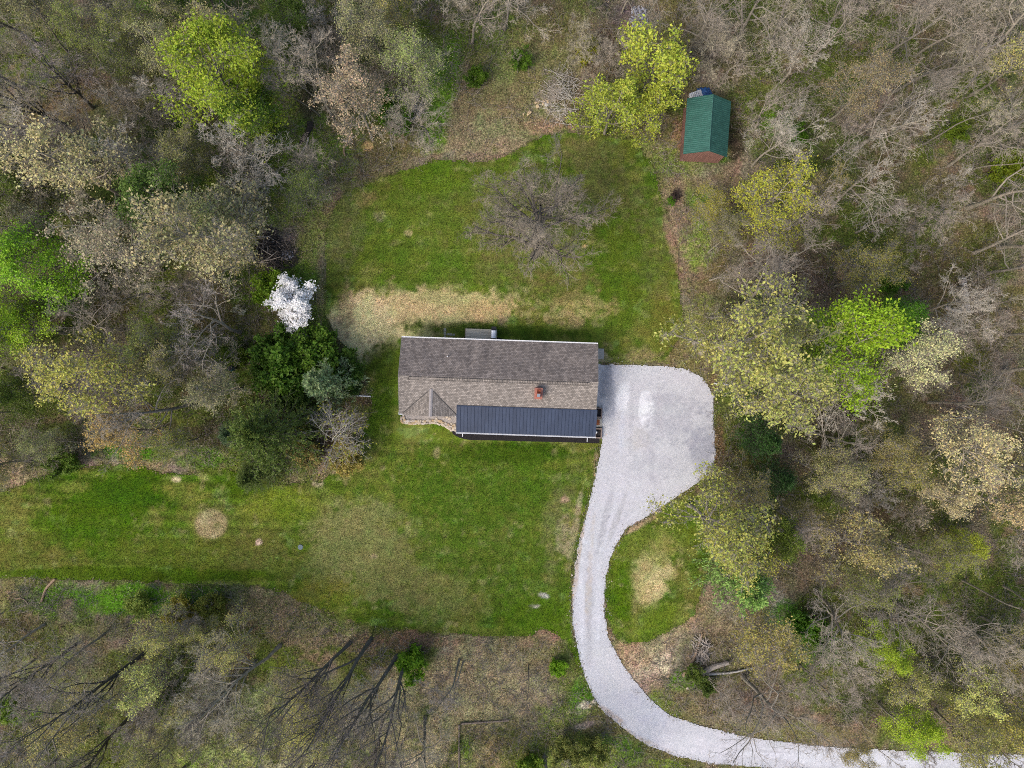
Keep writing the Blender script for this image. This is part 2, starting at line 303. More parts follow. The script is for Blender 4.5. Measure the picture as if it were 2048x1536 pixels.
SPOTS = [
 # top centre clearing
 (1000,200,170,110,0,(126,112,84),.85,.6),(1060,130,120,80,0,(116,108,74),.8,.6),(960,270,110,40,0,(142,124,100),.8,.7),(1080,245,60,18,0,(148,120,100),.8,.7),(1110,215,50,40,0,(150,134,112),.7,.7),
 (885,180,34,150,12,(66,92,24),.95,.35),(860,275,40,20,0,(70,98,24),.9,.4),(1230,290,60,30,0,(92,100,52),.7,.6),(980,40,60,60,0,(82,98,40),.8,.6),(970,130,40,40,0,(112,112,64),.6,.8),(1150,50,80,60,0,(104,96,66),.7,.7),
 (1010,110,30,60,0,(96,104,60),.6,.7),(1090,255,70,14,-8,(150,118,98),.6,.7),(1000,250,60,30,0,(120,118,84),.6,.7),(1280,35,24,34,0,(150,136,140),.85,.5),(1230,20,60,40,0,(92,80,84),.7,.6),(1200,90,40,70,0,(128,104,88),.7,.7),
 (1300,260,60,40,0,(116,100,74),.7,.7),(1390,320,70,40,0,(112,108,84),.6,.8),(1357,285,14,40,0,(140,98,84),.7,.6),(1350,380,30,30,0,(138,116,94),.7,.8),(1372,470,30,90,-16,(142,118,100),.9,.5),
 (1395,430,20,60,-20,(80,96,40),.8,.6),(1340,330,50,30,0,(86,98,46),.7,.6),(1390,560,40,60,0,(126,104,86),.8,.7),(1410,400,20,30,0,(74,100,36),.8,.6),(1330,700,40,30,0,(122,108,74),.7,.7),
 (1420,320,50,8,0,(60,84,24),.7,.4),(1440,640,60,120,0,(104,92,64),.7,.6),
 # left edge of the back lawn
 (636,420,34,80,0,(104,108,62),.6,.9),(660,410,24,50,20,(128,104,88),.8,.5),(610,360,60,60,0,(72,92,34),.8,.6),(560,330,60,60,0,(64,86,28),.8,.5),(720,320,90,40,0,(110,100,70),.75,.7),(790,290,80,40,0,(116,100,70),.7,.7),
 (735,293,10,9,0,(206,164,120),1,.3),(803,262,9,12,0,(170,130,110),.8,.4),(560,500,34,50,10,(72,62,64),.95,.6),(575,470,40,30,0,(112,96,94),.9,.7),(560,512,24,28,0,(50,44,50),.9,.6),(588,440,40,30,0,(120,104,98),.8,.8),
 (615,520,34,70,0,(84,92,48),.8,.6),(640,590,12,90,0,(128,112,88),.8,.7),(655,680,26,60,-35,(126,104,84),.8,.6),(600,560,50,40,0,(78,96,34),.8,.5),(620,650,50,60,0,(64,80,30),.8,.5),
 (700,740,26,70,-20,(88,76,54),.7,.6),(735,800,24,14,0,(96,70,60),.8,.6),(670,900,40,60,0,(96,74,60),.85,.5),(650,945,50,30,0,(134,112,90),.8,.7),
 (610,300,90,120,10,(88,108,42),.75,.7),(600,400,70,60,0,(92,104,48),.65,.8),(1400,480,34,60,0,(90,108,44),.7,.8),(1400,640,40,60,0,(100,106,54),.6,.8),(1290,300,60,30,0,(96,108,50),.5,.8),
 # left woods
 (150,190,110,60,-35,(96,76,58),.7,.7),(240,120,90,90,0,(88,76,66),.6,.7),(470,60,60,90,0,(52,76,22),.8,.5),(330,300,80,80,0,(52,74,22),.8,.6),(420,350,80,50,0,(70,84,30),.6,.6),(600,60,60,80,0,(70,88,30),.7,.6),
 (650,60,30,60,0,(74,62,52),.7,.6),(620,200,24,50,0,(80,66,58),.8,.6),(545,140,50,60,0,(74,94,30),.7,.6),(440,620,60,60,0,(80,70,40),.7,.6),(500,560,60,70,0,(60,76,26),.8,.6),(480,730,60,60,0,(56,72,26),.8,.6),
 (600,730,90,60,0,(50,68,22),.9,.5),(380,870,90,30,0,(66,54,44),.8,.5),(560,800,80,40,0,(56,50,36),.9,.5),(200,620,60,60,0,(74,62,34),.7,.6),
 (40,870,60,60,0,(86,78,60),.8,.6),(15,940,40,34,0,(176,150,128),.85,.7),(70,945,50,12,-15,(150,130,104),.7,.7),(120,930,50,22,0,(64,88,24),.85,.6),(180,925,20,8,0,(138,116,108),.7,.6),(260,905,120,22,0,(52,84,14),.9,.5),
 (360,928,30,24,0,(124,108,104),.8,.7),(300,935,50,12,10,(146,124,100),.6,.8),(400,920,70,20,0,(70,92,34),.7,.6),(360,905,15,9,0,(150,120,120),.7,.6),
 # below the front-left lawn
 (250,1200,260,34,2,(72,106,24),.95,.5),(110,1210,60,30,0,(60,84,26),.8,.6),(40,1200,40,40,0,(84,82,66),.7,.6),(135,1215,20,26,0,(140,116,106),.7,.7),(30,1260,60,60,0,(76,66,44),.8,.6),
 (360,1235,34,20,0,(160,138,98),.8,.7),(440,1190,60,40,0,(58,84,24),.8,.6),(520,1210,80,50,0,(120,106,84),.75,.7),(600,1250,120,50,15,(128,112,88),.8,.7),(700,1280,120,30,5,(134,112,94),.85,.7),(820,1285,130,26,0,(132,100,84),.9,.6),
 (450,1330,60,60,0,(112,88,72),.7,.7),(560,1350,60,40,0,(96,104,40),.6,.7),(480,1300,30,60,30,(108,82,70),.7,.6),(820,1335,40,40,0,(76,110,18),.9,.5),(835,1300,40,12,0,(60,60,44),.7,.5),
 (960,1340,120,60,0,(130,112,84),.85,.7),(1050,1320,90,50,0,(128,112,84),.85,.7),(1090,1270,60,14,0,(146,112,96),.8,.7),(1060,1390,60,80,0,(122,110,90),.8,.7),(900,1400,80,70,0,(122,104,82),.8,.7),
 (690,1430,110,90,0,(106,96,78),.7,.7),(980,1480,60,60,0,(146,126,92),.85,.8),(930,1500,20,60,0,(92,116,44),.6,.8),(880,1470,26,60,0,(162,142,124),.8,.8),(870,1520,60,24,0,(196,178,140),.9,.8),(800,1530,60,20,0,(190,178,150),.8,.7),
 (520,1500,100,30,8,(172,164,110),.8,.7),(420,1520,130,26,0,(98,122,36),.9,.6),(600,1530,80,24,0,(176,164,124),.8,.7),(450,1470,70,24,0,(128,128,70),.7,.7),(560,1530,50,10,0,(200,186,156),.6,.7),
 (480,1450,330,100,8,(158,154,106),.75,.8),(760,1440,160,90,0,(144,134,104),.7,.8),(950,1400,180,120,0,(156,142,110),.7,.8),(150,1380,160,110,0,(112,112,72),.6,.7),(640,1380,90,60,0,(128,118,88),.7,.7),(310,1400,40,40,0,(64,90,14),.8,.5),(270,1440,50,30,0,(88,84,22),.8,.6),(40,1420,50,30,0,(76,106,14),.8,.6),(200,1500,90,30,0,(96,96,44),.7,.6),(340,1490,60,40,0,(92,90,56),.6,.6),
 (1120,1340,30,40,0,(96,98,56),.6,.7),(1160,1400,26,40,0,(66,98,26),.9,.5),(1120,1430,60,30,0,(98,112,52),.7,.7),(1170,1410,18,8,-10,(204,190,170),.95,.5),(1155,1425,26,5,0,(180,164,130),.6,.7),(1172,1450,30,9,-14,(172,150,138),.95,.4),
 (1200,1500,90,36,10,(66,96,26),.85,.5),(1260,1515,60,16,20,(90,108,46),.8,.6),(1330,1530,60,10,10,(96,116,40),.8,.6),(1130,1510,90,40,0,(110,116,56),.7,.7),(1040,1500,40,60,0,(112,112,60),.7,.8),
 # inside of the drive's bend and right woods
 (1300,1320,64,44,-20,(194,176,152),1,.45),(1270,1310,40,40,0,(160,126,104),.8,.5),(1340,1270,70,24,-30,(156,138,112),.9,.5),(1380,1240,50,30,-30,(140,116,92),.7,.7),(1300,1390,40,50,-30,(150,128,112),.85,.6),
 (1360,1400,60,30,30,(116,106,72),.8,.7),(1330,1420,40,30,40,(84,102,30),.8,.6),(1385,1360,50,26,0,(66,96,18),.8,.6),(1440,1300,80,60,0,(108,98,72),.7,.7),(1480,1240,60,30,0,(120,104,84),.7,.7),(1430,1420,90,40,10,(116,100,76),.8,.7),
 (1260,1445,40,12,40,(92,104,50),.5,.5),(1490,1450,60,20,8,(126,116,82),.6,.7),(1540,1400,90,50,0,(100,84,72),.8,.6),(1620,1340,60,60,0,(78,88,32),.7,.6),(1620,1310,60,30,0,(60,96,20),.7,.6),
 (1440,890,16,60,0,(112,88,66),.95,.5),(1425,930,40,14,-20,(120,94,78),.7,.6),(1425,760,20,30,-40,(110,90,66),.7,.6),(1480,920,40,60,0,(86,76,50),.7,.6),(1500,860,40,50,0,(54,80,26),.8,.5),(1520,1000,40,60,0,(56,88,34),.7,.5),
 (1560,1230,40,30,0,(66,108,30),.8,.5),(1640,850,60,60,0,(74,60,48),.8,.6),(1800,1020,90,70,0,(82,70,54),.6,.7),(1720,1060,60,60,0,(86,66,56),.8,.6),(1640,560,110,60,10,(98,80,68),.8,.6),(1690,540,22,18,0,(170,138,108),.85,.6),
 (1780,600,20,60,0,(52,86,18),.85,.5),(1830,500,70,30,0,(78,84,36),.7,.6),(1880,580,110,70,0,(98,80,62),.8,.6),(1960,500,60,80,0,(96,88,50),.6,.7),(1900,720,90,40,0,(88,70,56),.8,.6),(1940,720,40,30,0,(84,88,20),.7,.6),
 (1770,330,60,50,0,(104,86,70),.6,.6),(1560,250,40,40,0,(70,96,24),.7,.6),(1600,360,50,50,0,(74,92,34),.7,.6),(1480,130,60,40,0,(96,88,50),.7,.6),(1470,270,16,50,0,(60,48,42),.85,.6),(1650,60,50,40,0,(66,82,24),.7,.6),(1910,270,40,20,10,(76,96,24),.8,.5),
 (1830,1180,30,20,0,(150,120,96),.6,.7)]
GREEN_WOODS = [(400,100,260,160),(600,120,160,200),(560,650,130,120),(60,800,120,160),(330,330,160,90),(480,480,60,120),(1520,900,70,160),(1640,340,120,60),(1990,340,90,120),(1750,1300,160,70),(130,1250,200,90),(250,1450,200,90),(900,60,60,120)]

LAWN_SPOTS = [(*b[:5], (b[5][0] + 5, b[5][1], b[5][2] - 9) if b[5][1] > b[5][0] + 3 else b[5], *b[6:]) for b in LAWN_SPOTS]
LAWN2_SPOTS = [(*b[:5], (b[5][0] + 5, b[5][1], b[5][2] - 9) if b[5][1] > b[5][0] + 3 else b[5], *b[6:]) for b in LAWN2_SPOTS]
SPOTS = [(*b[:5], tuple(min(255, int(v * (1.24 if b[5][1] > b[5][0] else 1.0) + (0 if b[5][1] > b[5][0] else w))) for v, w in zip(b[5], (-3, 2, -1))), *b[6:]) for b in SPOTS]
def blob(px, py, b, wx, wy):
    cx, cy, rx, ry, rot, c, k, e = b
    a = math.radians(rot); dx = px - cx; dy = py - cy
    u = (dx * math.cos(a) + dy * math.sin(a)) / rx; v = (-dx * math.sin(a) + dy * math.cos(a)) / ry
    d = np.sqrt(u * u + v * v) + (wx - .5) * e * 1.9 + (wy - .5) * e * 1.3
    return k * (1 - smooth(.5 if e > .3 else .85, 1.2 if e > .3 else 1.12, d))
def greenness(px, py, x, y):
    n = fbm(x, y, .16, 5, 4)
    b = np.zeros_like(px)
    for cx, cy, rx, ry in GREEN_WOODS:
        b = np.maximum(b, np.exp(-((px - cx) / rx) ** 2 - ((py - cy) / ry) ** 2))
    b = np.maximum(b, .32 * (1 - smooth(700, 1100, px)))
    return smooth(.44, .6, n + b * .18 + .015)
def shade(x, y, spots, base, hv=1.0):
    """mean colour (linear) of the ground at world points"""
    px = x / S + 1024; py = 768 - y / S
    n1 = fbm(x, y, .35, 21, 4); n2 = fbm(x, y, 1.5, 33, 4); n3 = fbm(x, y, 3.1, 37, 2)
    colr = base(x, y, px, py)
    for b in spots:
        cx, cy, rx, ry = b[:4]; r = max(rx, ry) * 1.9
        sel = (np.abs(px - cx) < r) & (np.abs(py - cy) < r)
        if not sel.any(): continue
        k = blob(px[sel], py[sel], b, n1[sel], n2[sel])
        if b[7] > .3: k = np.clip(k + (n3[sel] - .5) * 5.0 * k * (1 - k), 0, 1)
        k = k[:, None]
        colr[sel] = colr[sel] * (1 - k) + np.array(lin(b[5])) * k
    v = 1 + hv * (fbm(x, y, 2.2, 41, 3)[:, None] - .5) * .55
    hue = (fbm(x, y, .9, 51, 3) - .5)[:, None] * np.array([.35, -.05, .25]) * hv + 1
    return np.clip(colr * v * hue, .004, .9)
def mixc(a, b, k): return np.array(a) * (1 - k[:, None]) + np.array(b) * k[:, None]
def base_woods(x, y, px, py):
    c = mixc(lin((120, 108, 86)), lin((126, 116, 100)), smooth(.35, .65, fbm(x, y, .5, 3)))
    c = mixc(c, lin((104, 102, 58)), smooth(.4, .58, fbm(x, y, .3, 9)) * .85)
    c = mixc(c, lin((82, 98, 34)), greenness(px, py, x, y) * .8)
    c = mixc(c, lin((128, 108, 90)), smooth(.62, .72, fbm(x, y, .8, 13)) * .7)
    return c
def base_lawn(x, y, px, py):
    c = mixc(lin((82, 104, 27)), lin((104, 114, 45)), smooth(.3, .7, fbm(x, y, .14, 61)))
    c = mixc(c, lin((118, 118, 62)), smooth(.46, .66, fbm(x, y, .45, 63)) * .6)
    c = mixc(c, lin((62, 92, 18)), smooth(.5, .66, fbm(x, y, .9, 64)) * .55)
    c = mixc(c, lin((148, 142, 96)), smooth(.63, .74, fbm(x, y, 1.1, 66)) * .55)
    c = mixc(c, lin((112, 136, 70)), smooth(.66, .74, fbm(x, y, .8, 68)) * .6)
    ang = y * .985 + x * .03 + (fbm(x, y, .12, 65, 2) - .5) * .8      # mower passes
    st = .5 + .5 * np.sin(ang * 2 * math.pi / 1.15)
    am = (.14 + .3 * smooth(720, 450, px) * smooth(900, 960, py) + .12 * smooth(700, 560, py))[:, None]
    c = c * (1 + (st[:, None] - .5) * am * np.array([1, 1.2, .8]))
    streak = fbm(x * .12, y * 2.4, .9, 67, 3)
    return c * (.78 + .44 * streak[:, None])

def axis(lo, hi, step, far):
    a = list(np.arange(lo, hi + 1e-6, step)); d = step
    left = []; v = lo
    while v > -far: d *= 1.35; v -= d; left.append(v)
    right = []; v = hi; d = step
    while v < far: d *= 1.35; v += d; right.append(v)
    return np.array(left[::-1] + a + right)
def sheet_mesh(name, xs, ys, keep, zf, spots, base, mt, hv=1.0):
    X, Y = np.meshgrid(xs, ys); nx, ny = len(xs), len(ys)
    x = X.ravel().copy(); y = Y.ravel().copy()
    i = np.arange((nx - 1) * (ny - 1)); r = i // (nx - 1); c = i % (nx - 1)
    q = np.stack([r * nx + c, r * nx + c + 1, (r + 1) * nx + c + 1, (r + 1) * nx + c], 1)
    if keep is not None:
        d = keep(x, y)                              # metres, negative inside
        q = q[(d[q] < 0).sum(1) >= 3]
        step = xs[1] - xs[0]
        gx = (keep(x + .02, y) - d) / .02; gy = (keep(x, y + .02) - d) / .02
        m = np.abs(d) < step * 1.3; m &= (d > 0)
        x[m] -= gx[m] * d[m]; y[m] -= gy[m] * d[m]
        used = np.unique(q); remap = np.full(len(x), -1); remap[used] = np.arange(len(used))
        q = remap[q]; x = x[used]; y = y[used]
    z = zf(x, y)
    me = np_mesh(name, np.stack([x, y, z], 1), q, mats=[mt])
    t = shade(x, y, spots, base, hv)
    a = me.color_attributes.new('tint', 'FLOAT_COLOR', 'POINT')
    a.data.foreach_set('color', np.concatenate([t, np.ones((len(t), 1))], 1).astype(np.float32).ravel())
    o = link(name, me); tag(o, kind='structure')
    return o
def rough_poly(poly, amp, sc, seed):
    def f(x, y):
        px = x / S + 1024; py = 768 - y / S
        d = sdf(px, py, poly) * S
        return d + (fbm(x, y, sc, seed, 3) - .5) * 2 * amp
    return f
lawn_d = rough_poly(LAWN, .28, 1.3, 71); lawn2_d = rough_poly(LAWN2, .28, 1.3, 73); drive_d = rough_poly(DRIVE, .10, 2.2, 75)
def open_d(x, y):
    px = x / S + 1024; py = 768 - y / S
    return np.minimum(np.minimum(sdf(px, py, LAWN), sdf(px, py, LAWN2)), sdf(px, py, DRIVE)) * S
def floor_z(x, y):
    d = open_d(x, y)
    k = smooth(.3, 3.5, d)
    return -.03 + k * ((fbm(x, y, .22, 81, 3) - .45) * .5 + (fbm(x, y, 1.2, 83, 2) - .5) * .12) * smooth(200, 60, np.abs(x) + np.abs(y))
HOUSE_A = R(-1.95)
sheet_mesh('ground', axis(-54, 54, .2, 900), axis(-41, 41, .2, 900), None, floor_z, SPOTS, base_woods, M['ground'])
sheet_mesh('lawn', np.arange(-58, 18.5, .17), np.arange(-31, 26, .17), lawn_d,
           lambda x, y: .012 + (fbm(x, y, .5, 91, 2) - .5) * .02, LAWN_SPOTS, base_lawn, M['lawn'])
sheet_mesh('lawn_island', np.arange(9, 21.5, .17), np.arange(-27, -10, .17), lawn2_d,
           lambda x, y: .012 + (fbm(x, y, .5, 93, 2) - .5) * .02, LAWN2_SPOTS, base_lawn, M['lawn'])
bpy.data.objects['lawn_island'].name = 'lawn.001'

# gravel drive
DSPOTS = [(1222,790,12,70,0,(176,178,188),.7,.4),(1293,818,15,38,0,(242,242,244),1,.3),(1246,795,17,34,0,(236,236,240),.95,.5),(1215,760,14,60,0,(170,171,178),.8,.5),(1243,870,7,60,3,(214,216,224),.6,.5),  # grey strips nearest the house paint its soft shade onto the gravel
 (1275,880,26,26,0,(196,192,186),.5,.7),(1300,1000,60,5,20,(216,216,222),.35,.6),(1240,990,40,4,12,(212,213,220),.4,.6),(1185,1090,50,4,26,(220,220,226),.6,.6),
 (1350,830,60,70,0,(186,186,192),.7,.8),(1400,880,26,60,0,(178,178,186),.8,.8),(1310,930,60,40,0,(192,191,196),.6,.9),(1262,850,5,90,2,(190,189,193),.6,.8),(1320,820,5,70,-4,(192,190,194),.6,.8),(1290,1010,50,3,-40,(220,220,224),.5,.5),(1260,960,60,3,24,(220,220,224),.4,.5),(1225,1060,14,60,14,(214,213,218),.6,.6),(1205,1060,6,80,14,(184,182,186),.6,.8),(1233,1040,5,60,20,(188,186,188),.6,.8),(1163,1210,6,120,0,(222,222,226),.7,.5),(1178,1210,7,120,0,(190,188,190),.7,.7),(1196,1210,6,120,0,(220,220,224),.6,.5),
 (1230,1340,30,60,-30,(216,214,214),.7,.6),(1290,1420,50,26,30,(198,198,206),.6,.6),(1180,1140,6,120,4,(206,196,186),.5,.7),(1155,1130,5,90,8,(200,182,164),.7,.7),
 (1400,1495,160,20,8,(222,220,222),.6,.6),(1700,1515,240,16,2,(226,226,230),.7,.6),(1500,1500,100,3,4,(190,188,190),.5,.5),(1225,1430,30,6,35,(196,178,162),.6,.7),(1290,1480,60,5,25,(200,184,168),.5,.8),
 (1380,985,70,5,-32,(196,176,164),.6,.7)]
def base_drive(x, y, px, py):
    return mixc(lin((187, 186, 189)), lin((197, 196, 199)), fbm(x, y, .4, 101))
M['gravel'] = mat('gravel', (.5, .5, .52), .95, 0, .1); t = NT(M['gravel'])
c = t.coord(); tint = t.add('ShaderNodeAttribute', attribute_name='tint', attribute_type='GEOMETRY').outputs['Color']
v = t.add('ShaderNodeTexVoronoi'); v.inputs['Scale'].default_value = 14; t.l.new(c, v.inputs['Vector'])
sv = t.add('ShaderNodeSeparateColor'); t.l.new(v.outputs['Color'], sv.inputs[0])
cc = t.mix(tint, t.ramp(sv.outputs[0], [(0, g(.86)), (.5, g(1.0)), (1, g(1.08))]))
cc = t.mix(cc, t.ramp(t.noise(c, 5.5, 4, .8), [(.3, g(.88)), (.7, g(1.09))]))
t.base(cc); t.bump(v.outputs['Distance'], .5, .03)
sheet_mesh('driveway', np.arange(5.5, 62, .11), np.arange(-40, 4, .11), drive_d,
           lambda x, y: .032 + (fbm(x, y, .8, 95, 2) - .5) * .02, [(*q[:5], tuple(int(v * .92) for v in q[5]), *q[6:]) for q in DSPOTS], base_drive, M['gravel'], .12)
# ------------------------------------------------------------------ the house
HO = W((797.6 + 1195.4) / 2, (750.7 + 764) / 2, 3.95); HO.z = 0
house = empty('house', HO, HOUSE_A)
tag(house, 'long ranch house with grey-brown shingle roof and dark blue metal porch roof', 'house')
hm = Matrix.Translation(HO) @ Matrix.Rotation(HOUSE_A, 4, 'Z'); hinv = hm.inverted()
def HL(px, py, z):      # photo pixel at height z -> house coordinates
    return hinv @ W(px, py, z)
HX, HD, EZ, RZ = 9.42, 3.66, 2.68, 3.93
PIT = (RZ - EZ) / HD
def roofz(y): return RZ - PIT * abs(y)

def shingle(name, color, swap=False, stain_shade=False):
    m = mat(name, color, .92, 0, .15); t = NT(m); c = t.coord()
    vec = t.mapping(c, (1, 1.06, 1), (0, 0, R(90)) if swap else (0, 0, 0))
    b = t.add('ShaderNodeTexBrick'); t.l.new(vec, b.inputs['Vector'])
    b.offset = .5; b.inputs['Scale'].default_value = 1.0
    for k, v in (('Color1', (*[min(1, q * 1.3) for q in color], 1)), ('Color2', (*[q * .68 for q in color], 1)), ('Mortar', (*[q * .42 for q in color], 1))): b.inputs[k].default_value = v
    b.inputs['Mortar Size'].default_value = .012; b.inputs['Brick Width'].default_value = .22; b.inputs['Row Height'].default_value = .145; b.inputs['Bias'].default_value = 0
    x = t.mix(b.outputs['Color'], t.ramp(t.noise(t.mapping(c, (1, 1, 0)), 16, 2, .8), [(.38, g(.76)), (.62, g(1.24))]))
    x = t.mix(x, t.ramp(t.noise(c, 1.1, 3, .6), [(.3, g(.88)), (.7, g(1.1))]))
    if stain_shade:   # algae and dirt streaks; the overall darkening paints the north slope's shade
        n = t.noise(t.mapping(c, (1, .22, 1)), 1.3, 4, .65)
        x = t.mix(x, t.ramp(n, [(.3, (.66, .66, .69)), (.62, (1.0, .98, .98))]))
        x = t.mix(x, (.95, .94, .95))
    t.base(x); t.bump(b.outputs['Fac'], .4, -.01)
    return m
SH = (.272, .237, .205)
M['shingle'] = shingle('shingles', SH); M['shingle_north'] = shingle('shingles_stained_shaded', SH, stain_shade=True); M['shingle_gable'] = shingle('shingles_gable', (.265, .23, .197), True)
M['white'] = noisy('white_paint', (.72, .72, .72), .5, 3, .06, .1, .005)
M['siding'] = noisy('siding', (.62, .58, .5), .6, 2, .08, .2, .01, stretch=(.2, .2, 6))
M['navy'] = noisy('porch_metal', (.036, .050, .086), .5, 1.6, .3, 0, stretch=(1, .3, 1))
M['glass'] = mat('window_glass', (.03, .035, .04), .08, 0, .6)
M['brick'] = noisy('chimney_brick', (.34, .115, .075), .85, 9, .4, .4, .01)
M['black'] = mat('black_plastic', (.015, .015, .017), .5)
M['grey_metal'] = noisy('grey_metal', (.4, .41, .42), .35, 5, .1, 0, metal=.6)
M['steel'] = noisy('grill_steel', (.72, .73, .76), .3, 5, .08, 0, metal=.3)
M['deck'] = mat('deck_boards', (.3, .28, .22), .85); t = NT(M['deck'])
wv = t.noise(t.mapping(t.coord(), (.5, 7.1, 1)), 2.2, 3, .7)
t.base(t.mix((.56, .51, .40), t.ramp(wv, [(.3, (.6, .6, .58)), (.7, (1.2, 1.18, 1.2))]))); t.bump(wv, .3, .01)
M['concrete'] = noisy('concrete', (.34, .33, .30), .9, 5, .2, .3, .01)
M['timber'] = noisy('weathered_timber', (.24, .19, .15), .9, 6, .4, .4, .01)
M['mulch'] = noisy('mulch', (.022, .019, .02), .95, 14, .6, 1.0, .06)

# walls with gable ends
wx, wd = HX - .3, HD - .42
mb = MB(); rz = roofz(0) - .12; ez = roofz(wd) - .12
mb.poly([(-wx, -wd, -.1), (wx, -wd, -.1), (wx, wd, -.1), (-wx, wd, -.1), (-wx, -wd, ez), (wx, -wd, ez), (wx, wd, ez), (-wx, wd, ez), (-wx, 0, rz), (wx, 0, rz)],
        [(0, 1, 5, 4), (2, 3, 7, 6), (1, 2, 6, 9, 5), (3, 0, 4, 8, 7), (4, 5, 9, 8), (7, 8, 9, 6), (3, 2, 1, 0)])
mb.build('wall', M['siding'], house)
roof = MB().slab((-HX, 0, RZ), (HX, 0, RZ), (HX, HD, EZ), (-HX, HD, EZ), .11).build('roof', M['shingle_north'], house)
roof2 = MB().slab((-HX, -HD, EZ), (HX, -HD, EZ), (HX, 0, RZ), (-HX, 0, RZ), .11).build('roof', M['shingle'], house)
# cross gable at the front
gx0, gx1 = HL(805, 828, 2.7).x, HL(913, 832, 2.7).x
gxm = HL(861, 810, 3.6).x; GY = HL(861, 832.5, 3.55).y; gz = EZ + PIT * 1.0 * (gx1 - gxm) + .02
ytop = -(RZ - gz) / PIT
ga = MB()
for sx, xe in ((-1, gx0), (1, gx1)):
    A = (gxm, ytop, gz + .02); B = (gxm, GY, gz + .02); C = (xe, GY + .02, EZ + .04); D = (xe, -HD + .02, EZ + .04)
    pts = [A, D, C, B] if sx < 0 else [A, B, C, D]
    ga.slab(*pts, .1)
gab = ga.build('roof', M['shingle_gable'], house)
vl_ = MB()
for sx, xe in ((-1, gx0), (1, gx1)):
    a_ = Vector((gxm, ytop, gz + .03)); b_ = Vector((xe, -HD + .04, EZ + .05)); d_ = (b_ - a_).normalized(); s_ = Vector((-d_.y, d_.x, 0)) * .035
    vl_.slab(*[tuple(q + Vector((0, 0, .012))) for q in ((a_ - s_, a_ + s_, b_ + s_, b_ - s_) if True else ())], .02)
vl_.build('valley', noisy('valley_flashing', (.07, .065, .06), .8, 6, .3), gab)
rc = MB()      # ridge cap shingles of the gable
for k in range(9):
    y0 = ytop + (GY - ytop) * k / 9; y1 = ytop + (GY - ytop) * (k + 1.1) / 9
    for sx in (-1, 1):
        p = [(gxm, y0, gz + .05), (gxm, y1, gz + .06), (gxm + sx * .16, y1, gz - .0), (gxm + sx * .16, y0, gz - .01)]
        rc.slab(*(p if sx > 0 else [p[0], p[3], p[2], p[1]]), .02)
rc.build('ridge_cap', noisy('ridge_shingles', (.33, .30, .285), .9, 9, .2, .2), gab)
gw = MB(); y = GY + .35
gw.poly([(gx0 + .3, y, -.1), (gx1 - .3, y, -.1), (gx1 - .3, y, EZ - .02), (gxm, y, gz - .1), (gx0 + .3, y, EZ - .02), (gx0 + .3, -wd, -.1), (gx1 - .3, -wd, -.1), (gx1 - .3, -wd, EZ - .02), (gxm, -wd, gz - .1), (gx0 + .3, -wd, EZ - .02)],
        [(0, 1, 2, 3, 4), (0, 4, 9, 5), (1, 6, 7, 2), (2, 7, 8, 3), (4, 3, 8, 9)]).build('wall', M['siding'], house)
# ridge vent: a low strip of slotted plastic south of the ridge
vt = MB()
vl, vr = HL(817, 752, 3.95).x, HL(1178, 766, 3.95).x; y0 = -.10; y1 = -.33
zz = lambda y: roofz(y)
vt.slab((vl, y1, zz(y1) + .05), (vr, y1, zz(y1) + .05), (vr, y0, zz(y0) + .07), (vl, y0, zz(y0) + .07), .05)
vent = vt.build('ridge_vent', M['shingle'], house)
vs = MB()
vs.slab((vl, y1 - .035, zz(y1) + .03), (vr, y1 - .035, zz(y1) + .03), (vr, y1, zz(y1) + .045), (vl, y1, zz(y1) + .045), .02)
vs.slab((vl, y0, zz(y0) + .06), (vr, y0, zz(y0) + .06), (vr, y0 + .035, zz(y0) + .06), (vl, y0 + .035, zz(y0) + .06), .02)
n = 92
for k in range(n + 1):
    x = vl + 2.6 + (vr - vl - 2.6) * k / n
    vs.slab((x - .012, y1, zz(y1) + .062), (x + .012, y1, zz(y1) + .062), (x + .012, y0, zz(y0) + .082), (x - .012, y0, zz(y0) + .082), .02)
vs.slab((vl - .02, y1 - .03, zz(y1) + .055), (vl + .02, y1 - .03, zz(y1) + .055), (vl + .02, y0 + .03, zz(y0) + .078), (vl - .02, y0 + .03, zz(y0) + .078), .02)
vs.build('vent_slots', mat('vent_dark', (.03, .028, .028), .8), vent)
# chimney
cp = HL(1077, 787, 4.3); cx, cy = cp.x, cp.y
chim = MB().box(cx - .34, cx + .34, cy - .5, cy + .5, roofz(cy) - .3, 4.30).build('chimney', M['brick'], house, bevel=.01)
MB().box(cx - .38, cx + .38, cy - .54, cy + .54, 4.30, 4.38).build('chimney_cap', noisy('cap_mortar', (.36, .15, .11), .9, 7, .3), chim, bevel=.02)
fl = MB()
for (fx, fy, s, h) in ((.0, .2, .17, .16), (.0, -.17, .19, .34)):
    for (a, b, c2, d) in ((-s, s, -s, -s + .05), (-s, s, s - .05, s), (-s, -s + .05, -s + .05, s - .05), (s - .05, s, -s + .05, s - .05)):
        fl.box(cx + fx + a, cx + fx + b, cy + fy + c2, cy + fy + d, 4.385, 4.38 + h)
    fl.box(cx + fx - s + .05, cx + fx + s - .05, cy + fy - s + .05, cy + fy + s - .05, 4.382, 4.40)
fl.build('flue', noisy('flue_clay', (.35, .1, .05), .8, 6, .3), chim)
MB().box(cx - .15, cx + .15, cy - .32, cy - .03, 4.74, 4.77).build('flue_lid', M['grey_metal'], chim, bevel=.005)
# plumbing vent
pv = HL(895, 713, 3.5); MB().tube([(pv.x, pv.y, roofz(pv.y) - .05), (pv.x, pv.y, roofz(pv.y) + .42)], .05, 10).build('vent_pipe', M['white'], house)
